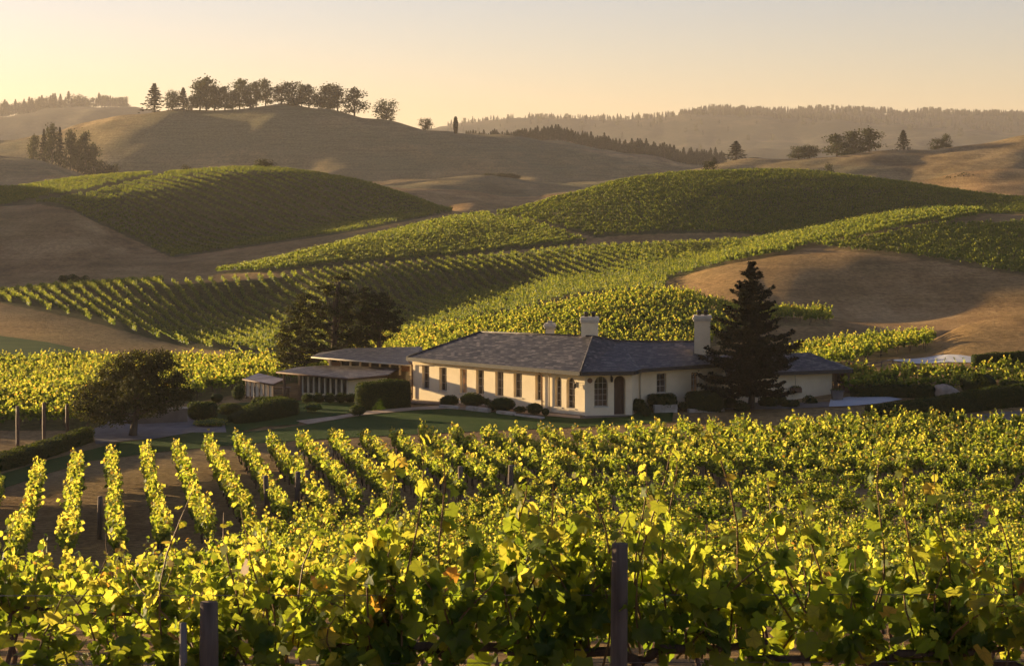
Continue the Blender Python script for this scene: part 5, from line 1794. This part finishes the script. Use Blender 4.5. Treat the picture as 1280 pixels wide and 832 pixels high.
bush(881.5, 501.5, 48, 25, 127.8, 'big boxy clipped hedge block below the orange-curtained window', e=.42, name='clipped_bush', deep=.9)
bush(853, 507, 12, 9, 127.4, 'small shrub between the two clipped hedge blocks')
for px, py, w_, h_, Y, lab in [(912, 504, 20, 14, 129.6, 'loose shrub at the left foot of the dark spruce'), (960, 503, 24, 16, 130.6, 'dark shrub at the right foot of the spruce'), (975, 498, 14, 22, 131.2, 'upright dark shrub by the wing wall'),
                               (988, 505, 22, 12, 130.0, 'low shrub under the wall planter'), (1014, 503, 16, 14, 131.4, 'round shrub at the corner before the veranda'), (928, 508, 20, 10, 128.0, 'low shrub before the spruce trunk')]:
    bush(px, py, w_, h_, Y, lab, lump=.12, leaf=.07)
# left garden
bush(447, 512.5, 21, 12, 124.5, 'dark dome alone on the path edge below the tall hedge')
bush(252.5, 512.5, 35, 21, 123.5, 'rounded box bush at the top of the grey drive', e=.55, name='clipped_bush')
bush(298, 490, 16, 18, 131.5, 'dark ball topiary left of the canvas-sided shelter')
bush(271, 497, 16, 12, 131.0, 'ragged dark shrub among the yellow vines beside the ball topiary', lump=.12)
bush(287, 511, 33, 13, 125.5, 'low oval bush between the box bush and the slanting hedge')
bush(338, 503.5, 46, 15, 127.5, 'broad mounded hedge behind the slanting hedge', e=.8)
bush(392, 509, 22, 8, 126.5, 'flat olive shrub on the garden lawn', mat='vine_leaf', lump=.1, leaf=.05)
bush(262, 528, 40, 6, 120.5, 'low ground cover beside the drive', mat='vine_leaf', lump=.1, leaf=.05)
for k, px in enumerate([384, 398, 412, 426, 438]):
    bush(px, 497.5, 15, 11, 132.0, '%s small rounded shrub from the left under the pavilion windows' % ordinal(k + 1), group='shrubs under the pavilion windows')
hedge_line([W(289, 121.6), W(310, 122.3), W(340, 124.4), W(362, 126.2)], [1.3, 1.6, 2.0, 1.8], [.55, .95, 1.25, 1.1], 'long slanting hedge lit yellow on top beside the sandy path', leaf=.05)
hedge_line([W(448, 129.2), W(462, 129.0), W(508, 130.4)], [1.7, 1.9, 1.7], [1.75, 1.85, 1.95], 'tall thick clipped hedge against the left end of the house', dens=300, leaf=.055)
q = [YG(-80, 612), YG(-20, 592), YG(30, 578), YG(75, 563), YG(108, 551)]
hedge_line(q, 1.1, .85, 'long low hedge in front of the left vines and their posts', leaf=.055)
# right garden
q = [W(1085, 123.0), W(1130, 123.6), W(1180, 125.0), W(1240, 127.0), W(1330, 129.0)]
hedge_line(q, 1.3, [1.0, 1.1, 1.25, 1.4, 1.45], 'long dark hedge sweeping across the right in front of the garden')
q = [W(1064, 133.2), W(1110, 132.4), W(1168, 131.2)]
hedge_line(q, 1.0, .85, 'straight low hedge behind the white patio')
bush(1088, 476.5, 25, 12, 135.5, 'boxy clipped bush standing behind the low patio hedge', e=.45, name='clipped_bush')
bush(1114, 478.5, 30, 16, 134.6, 'loose round bush right of the boxy one behind the patio hedge', lump=.14, leaf=.07)
bush(1224, 479, 44, 26, 131.5, 'big loose round bush beside the pointed boulder', lump=.2, leaf=.08)
bush(1267, 483, 30, 12, 131.0, 'flat clipped bush at the right edge behind the dark hedge', e=.5, name='clipped_bush')
q = [W(1216, 144.0), W(1250, 144.6), W(1330, 146.5)]
hedge_line(q, .8, 1.0, 'low hedge along the far edge of the pale drive at the right')
# shrub on the mid-slope crest at the left
for px, py, w_, h_, Y, lab in [(86, 352, 26, 11, 270, 'dark scrubby bush on the vineyard crest at the left'), (104, 354, 14, 8, 271, 'smaller scrubby bush right of the dark one on the left crest')]:
    Yb = Y; zb = gz(at(px, Yb), Yb)
    V = superell((at(px, Yb), Yb, zb + h_ / 2 * Yb / FPX + .6), (w_ / 2 * Yb / FPX, 1.1, h_ / 2 * Yb / FPX), 1, 0, 20, 11)
    bushy('round_bush', V.reshape(-1, 3), grid_faces(11, 20, True), lab, 'bush', leaf=.12, dens=90, lump=.2)

# stones, kerbs and planters
def rock(name, c, r, seed, label, cat, mat='rock', peak=0.0, rz=0.0):
    rng = np.random.default_rng(seed)
    V = superell((0, 0, 0), r, .75, 0, 22, 13).reshape(-1, 3)
    d = V / np.array(r)
    f = 1 + .10 * np.sin(4 * d[:, 0] + seed) * np.cos(3 * d[:, 1] + seed) + .07 * np.sin(9 * d[:, 2] + 5 * d[:, 0]) + .03 * rng.normal(size=len(V))
    V = V * f[:, None]
    if peak: V[:, 2] *= 1 + peak * (np.clip(-d[:, 0], -1, 1) * .5 + .2)
    ca, sa = math.cos(rz), math.sin(rz)
    V = np.stack([V[:, 0] * ca - V[:, 1] * sa, V[:, 0] * sa + V[:, 1] * ca, V[:, 2]], 1)
    me = np_mesh(name, V, grid_faces(13, 22, True), M[mat], smooth=False)
    o = link(name, me); o.location = c
    tag(o, label, cat)
    return o
Yb = 131.0
rock('boulder', (at(1184, Yb), Yb, zat(491, Yb)), (.85, .6, .45), 4, 'pointed brown boulder behind the dark hedge at the right', 'boulder', peak=.9)
rock('boulder', (at(1258, 139), 139, zat(461, 139)), (.6, .5, .35), 9, 'small grey rock in the vines near the right edge', 'boulder')
def kerb(px0, px1, Y0, Y1, h, label, dep=.35):
    a, b = V2(W(px0, Y0)), V2(W(px1, Y1))
    c = (a + b) / 2; L = np.linalg.norm(b - a); rz = math.atan2(b[1] - a[1], b[0] - a[0])
    zb = gz(c[0], c[1]); mb = MB()
    mb.box((c[0], c[1], zb + h / 2 - .1), (L, dep, h + .2), rz, .04)
    o = mb.build('stone_kerb', M['stone'], None, loc=(c[0], c[1], zb))
    tag(o, label, 'stone kerb')
kerb(550, 574, 129.6, 128.9, .22, 'low pale stone kerb under the leftmost clipped dome')
kerb(584, 612, 128.3, 126.8, .30, 'pale stone kerb under the large clipped dome')
kerb(622, 643, 126.4, 125.4, .22, 'pale stone kerb under the widest tilted dome')
kerb(645, 679, 125.3, 123.6, .14, 'thin pale stone kerb in front of the last dome by the long wall')
kerb(817, 846, 126.7, 127.1, .55, 'stone planter wall under the long rounded hedge block')
kerb(860, 905, 127.0, 127.6, .25, 'stone base under the big boxy hedge block')
# small retaining wall by the drive under the oak
a, b = V2(W(172, 121.3)), V2(W(234, 122.3)); c = (a + b) / 2; zb = gz(c[0], c[1])
mb = MB(); L = np.linalg.norm(b - a); rz = math.atan2(b[1] - a[1], b[0] - a[0])
mb.box((c[0], c[1], zb + .32), (L, .3, 1.1), rz, .02)
rw = empty('retaining_wall', (c[0], c[1], zb)); tag(rw, 'low brown retaining wall between the oak and the box bush', 'wall')
mb.build('wall', M['dirt'], rw)
mb = MB(); mb.box((c[0], c[1], zb + .91), (L + .06, .4, .07), rz, .015); mb.build('coping', M['stone'], rw)
# slim stake with a wrapped shrub
def stake(px, Y, base, top):
    x = at(px, Y); zb = gz(x, Y)
    t = empty('staked_shrub', (x, Y, zb)); tag(t, 'narrow cone-shaped shrub tied to a thin pole in front of the shelter', 'shrub')
    mb = MB(); mb.tube([(x, Y, zb - .1), (x, Y, zat(top, Y))], [.035, .025], 7); mb.build('pole', M['dark'], t)
    V = superell((x, Y, zb + .55), (.42, .38, .62), 1, 0, 20, 13).reshape(-1, 3)
    k = np.clip((V[:, 2] - zb) / 1.2, 0, 1); V[:, 0] = x + (V[:, 0] - x) * (1.15 - .75 * k); V[:, 1] = Y + (V[:, 1] - Y) * (1.15 - .75 * k)
    F = grid_faces(13, 20, True)
    P, Nn = surface_samples(V, F, 900, _hr)
    if ((P - V.mean(0)) * Nn).sum(1).mean() < 0: Nn = -Nn
    VV, FF, TT = merge([leafy_surface(P, Nn, .05, _hr), (V.mean(0) + (V - V.mean(0)) * .93, F, np.full(len(V), .1))])
    link('foliage', np_mesh('foliage', VV - np.array([x, Y, zb]), FF, M['hedge_leaf'], attrs={'tint': TT}), t)
stake(317.5, 124.5, 519, 479)
# terracotta urn by the tall hedge
x, Y = W(510, 131.8); zb = gz(x, Y)
mb = MB(); mb.lathe((x, Y, zb), [(.14, 0), (.16, .04), (.24, .2), (.27, .38), (.2, .54), (.24, .6), (.2, .6)], 14)
tag(mb.build('urn', M['terracotta'], None, loc=(x, Y, zb)), 'pale terracotta urn at the left corner of the long wall', 'urn')
# hanging planter on the wing wall
x, Y = W(995, 133.6); zc = zat(487.5, Y)
t = empty('wall_planter', (x, Y, zc)); tag(t, 'dark trough planter hanging on the cream wing wall', 'planter')
mb = MB(); mb.box((x, Y, zc), (.82, .26, .36), .2, .03); mb.build('trough', M['brown'], t)
mb = MB(); mb.tube([(x, Y + .14, zc + .17), (x - .04, Y + .17, zc + 1.0)], .012, 5); mb.build('hanger', M['dark'], t)
V = superell((x, Y, zc + .2), (.36, .12, .1), 1, .2, 16, 9).reshape(-1, 3); F = grid_faces(9, 16, True)
P, Nn = surface_samples(V, F, 260, _hr)
VV, FF, TT = leafy_surface(P, Nn, .04, _hr)
link('plants', np_mesh('plants', VV - np.array([x, Y, zc]), FF, M['hedge_leaf'], attrs={'tint': TT}), t)

# things on the veranda: a kettle grill, two chairs, and a square planter before it
def grill(px, Y, z):
    x = at(px, Y)
    t = empty('barbecue_grill', (x, Y, z)); tag(t, 'black kettle barbecue on legs in the open veranda', 'grill')
    mb = MB(); mb.lathe((x, Y, z + .62), [(.10, 0), (.26, .08), (.34, .22), (.35, .3)], 18); mb.build('bowl', M['dark'], t)
    mb = MB(); mb.lathe((x, Y, z + .93), [(.36, 0), (.33, .12), (.22, .25), (.06, .31)], 18); lid = mb.build('lid', M['dark'], t)
    mb = MB(); mb.tube([(x - .08, Y, z + 1.24), (x - .06, Y, z + 1.3), (x + .06, Y, z + 1.3), (x + .08, Y, z + 1.24)], .014, 5); h = mb.build('handle', M['dark'], t); h.parent = lid
    for a in (0.4, 2.5, 4.6):
        mb = MB(); mb.tube([(x + .2 * math.cos(a), Y + .2 * math.sin(a), z + .66), (x + .34 * math.cos(a), Y + .34 * math.sin(a), z)], .02, 6); mb.build('leg', M['dark'], t)
FL = G0 + .585
grill(1049.5, 136.4, FL)
def chair(px, Y, z, rz, label):
    t = empty('veranda_chair', (0, 0, 0)); tag(t, label, 'chair', 'dark chairs on the veranda')
    mb = MB(); mb.box((0, 0, .46), (.54, .52, .07), 0, .02); mb.build('seat', M['brown'], t)
    mb = MB(); mb.box((0, .25, .82), (.54, .05, .6), 0, .02); mb.build('backrest', M['brown'], t)
    for sx in (-.23, .23):
        mb = MB(); mb.box((sx, 0, .66), (.05, .5, .04)); mb.tube([(sx, -.22, .44), (sx, -.22, .66)], .02, 5); mb.build('armrest', M['brown'], t)
        for sy in (-.22, .22):
            mb = MB(); mb.box((sx, sy, .215), (.05, .05, .43)); mb.build('leg', M['brown'], t)
    t.location = (at(px, Y), Y, z); t.rotation_euler = (0, 0, rz)
chair(1055.2, 136.0, FL, -.9, 'dark high-backed armchair right of the barbecue on the veranda')
chair(1046.2, 137.6, FL, .7, 'dark armchair behind the barbecue on the veranda')
x, Y = W(1046.5, 132.2); zb = gz(x, Y)
t = empty('square_planter', (x, Y, zb)); tag(t, 'square dark planter box in front of the veranda', 'planter')
mb = MB(); mb.lathe((x, Y, zb - .02), [(.46, 0), (.54, .62), (.60, .64), (.60, .7), (.5, .7)], 4, rz=math.pi / 4); mb.build('box', M['greyslab'], t)
for p in t.children[0].data.polygons: p.use_smooth = False
V = superell((x, Y, zb + .66), (.38, .38, .12), .6, 0, 16, 9).reshape(-1, 3); F = grid_faces(9, 16, True)
P, Nn = surface_samples(V, F, 400, _hr); VV, FF, TT = leafy_surface(P, Nn, .05, _hr)
link('plants', np_mesh('plants', VV - np.array([x, Y, zb]), FF, M['hedge_leaf'], attrs={'tint': TT}), t)
x, Y = W(1037.5, 132.6); zb = gz(x, Y); mb = MB()
# low rail fence by the pale drive
t = empty('rail_fence', (at(1094, 146), 146, gz(at(1094, 146), 146))); tag(t, 'low weathered rail fence at the foot of the lit vine block', 'fence')
pp = [W(1072, 144.8), W(1087, 145.8), W(1102, 146.8), W(1116, 147.8)]
for q in pp:
    zb = gz(*q); mb = MB(); mb.tube([(q[0], q[1], zb - .1), (q[0], q[1], zb + .62)], .06, 6); mb.build('post', M['post'], t)
for h in (.28, .55):
    mb = MB(); mb.tube([(q[0], q[1] - .07, gz(*q) + h) for q in pp], .04, 5); mb.build('rail', M['post'], t)

# ------------------------------------------------------------------ trellis posts and wires
post_n = 0
def vpost(px, Y, top, w_, label, base=None, lean=(0, 0), mat='post', name='trellis_post', group=None):
    x = at(px, Y); zb = gz(x, Y); zt = zat(top, Y)
    mb = MB()
    r = w_ / 2 * Y / FPX
    rr = np.random.default_rng(int(px))
    n = 9
    pts = [(x + lean[0] * k / 6, Y + lean[1] * k / 6, zb - .3 + (zt - zb + .3) * k / 6) for k in range(7)]
    mb.tube(pts, [r * (1.04 + .04 * rr.normal()) for _ in range(6)] + [r * .97], n)
    o = mb.build(name, M[mat], None, loc=(x, Y, zb))
    tag(o, label, 'post', group)
    return o
vpost(771, 9.45, 679, 21, 'thick weathered wooden post rising among the front vines', lean=(.015, 0))
vpost(261, 9.4, 752, 23, 'broad brown wooden post lower in the front vines at the left')
vpost(229, 9.35, 778, 9, 'thin grey metal post beside the broad brown post at the left', mat='greyslab')
vpost(838/1.0, 9.6, 690, 4, 'thin metal stake right of the thick wooden post', mat='dark') if False else None
for k, (px, top, hpx) in enumerate([(124, 640, 0), (334, 612, 0), (371, 597, 0), (386, 609, 0), (531, 583, 0), (577, 595, 0), (637, 590, 0)]):
    Yp = float(np.interp(px, [124, 334, 386, 531, 577, 640, 700, 773, 1036], [78.5, 86, 88, 89, 89.5, 90, 90.5, 91.5, 94])) - .5
    zb = gz(at(px, Yp), Yp)
    vpost(px, Yp, HOR - FPX * (zb + 1.75) / Yp, 6.5, '%s weathered end post from the left at the near end of the long rows' % ordinal(k + 1), group='end posts of the long vine rows', lean=(.12 * (-1) ** k * .5, -.1))
for k, (px, top, Yp) in enumerate([(22, 507, 112.0), (55, 503, 113.5), (84, 505, 117)]):
    vpost(px, Yp, top, 4.5, '%s dark stake from the left behind the long low hedge' % ordinal(k + 1), mat='brown', group='stakes by the low hedge')
def wire(j, h, label):
    _, xs, yv = AROWS[j]
    o_ = np.argsort(xs); xs, yv = xs[o_], yv[o_]
    Yr_ = [9.7, 12.3][j]
    X = np.linspace(xs[0], xs[-1], 40)
    Yw = Yr_ + .05 * X
    Z = terrain(X, Yw) + h
    mb = MB(); mb.tube(list(zip(X, Yw - .06, Z)), .0025, 4)
    tag(mb.build('trellis_wire', M['greyslab'], None, loc=(0, Yr_, gz(0, Yr_))), label, 'wire')
wire(0, .78, 'lower thin steel wire strung along the front vine row')
wire(0, 1.12, 'upper thin steel wire strung along the front vine row')
HAZE = 0.00008
HZ0, HZ1 = -50.0, 165.0
# ------------------------------------------------------------------ haze
hm, ns, ls = new_mat('haze')
out = N(ns, 'ShaderNodeOutputMaterial')
pv = N(ns, 'ShaderNodeVolumePrincipled')
pv.inputs['Color'].default_value = (1, .93, .88, 1)
pv.inputs['Density'].default_value = HAZE
pv.inputs['Anisotropy'].default_value = .25
ls.new(pv.outputs[0], out.inputs['Volume'])
mb = MB()
mb.box((0, 2550, (HZ0 + HZ1) / 2), (6400, 5200, HZ1 - HZ0))
hz = mb.build('haze', hm, loc=(0, 2550, 0))
hz['kind'] = 'stuff'
print('objects', len(COL.objects))
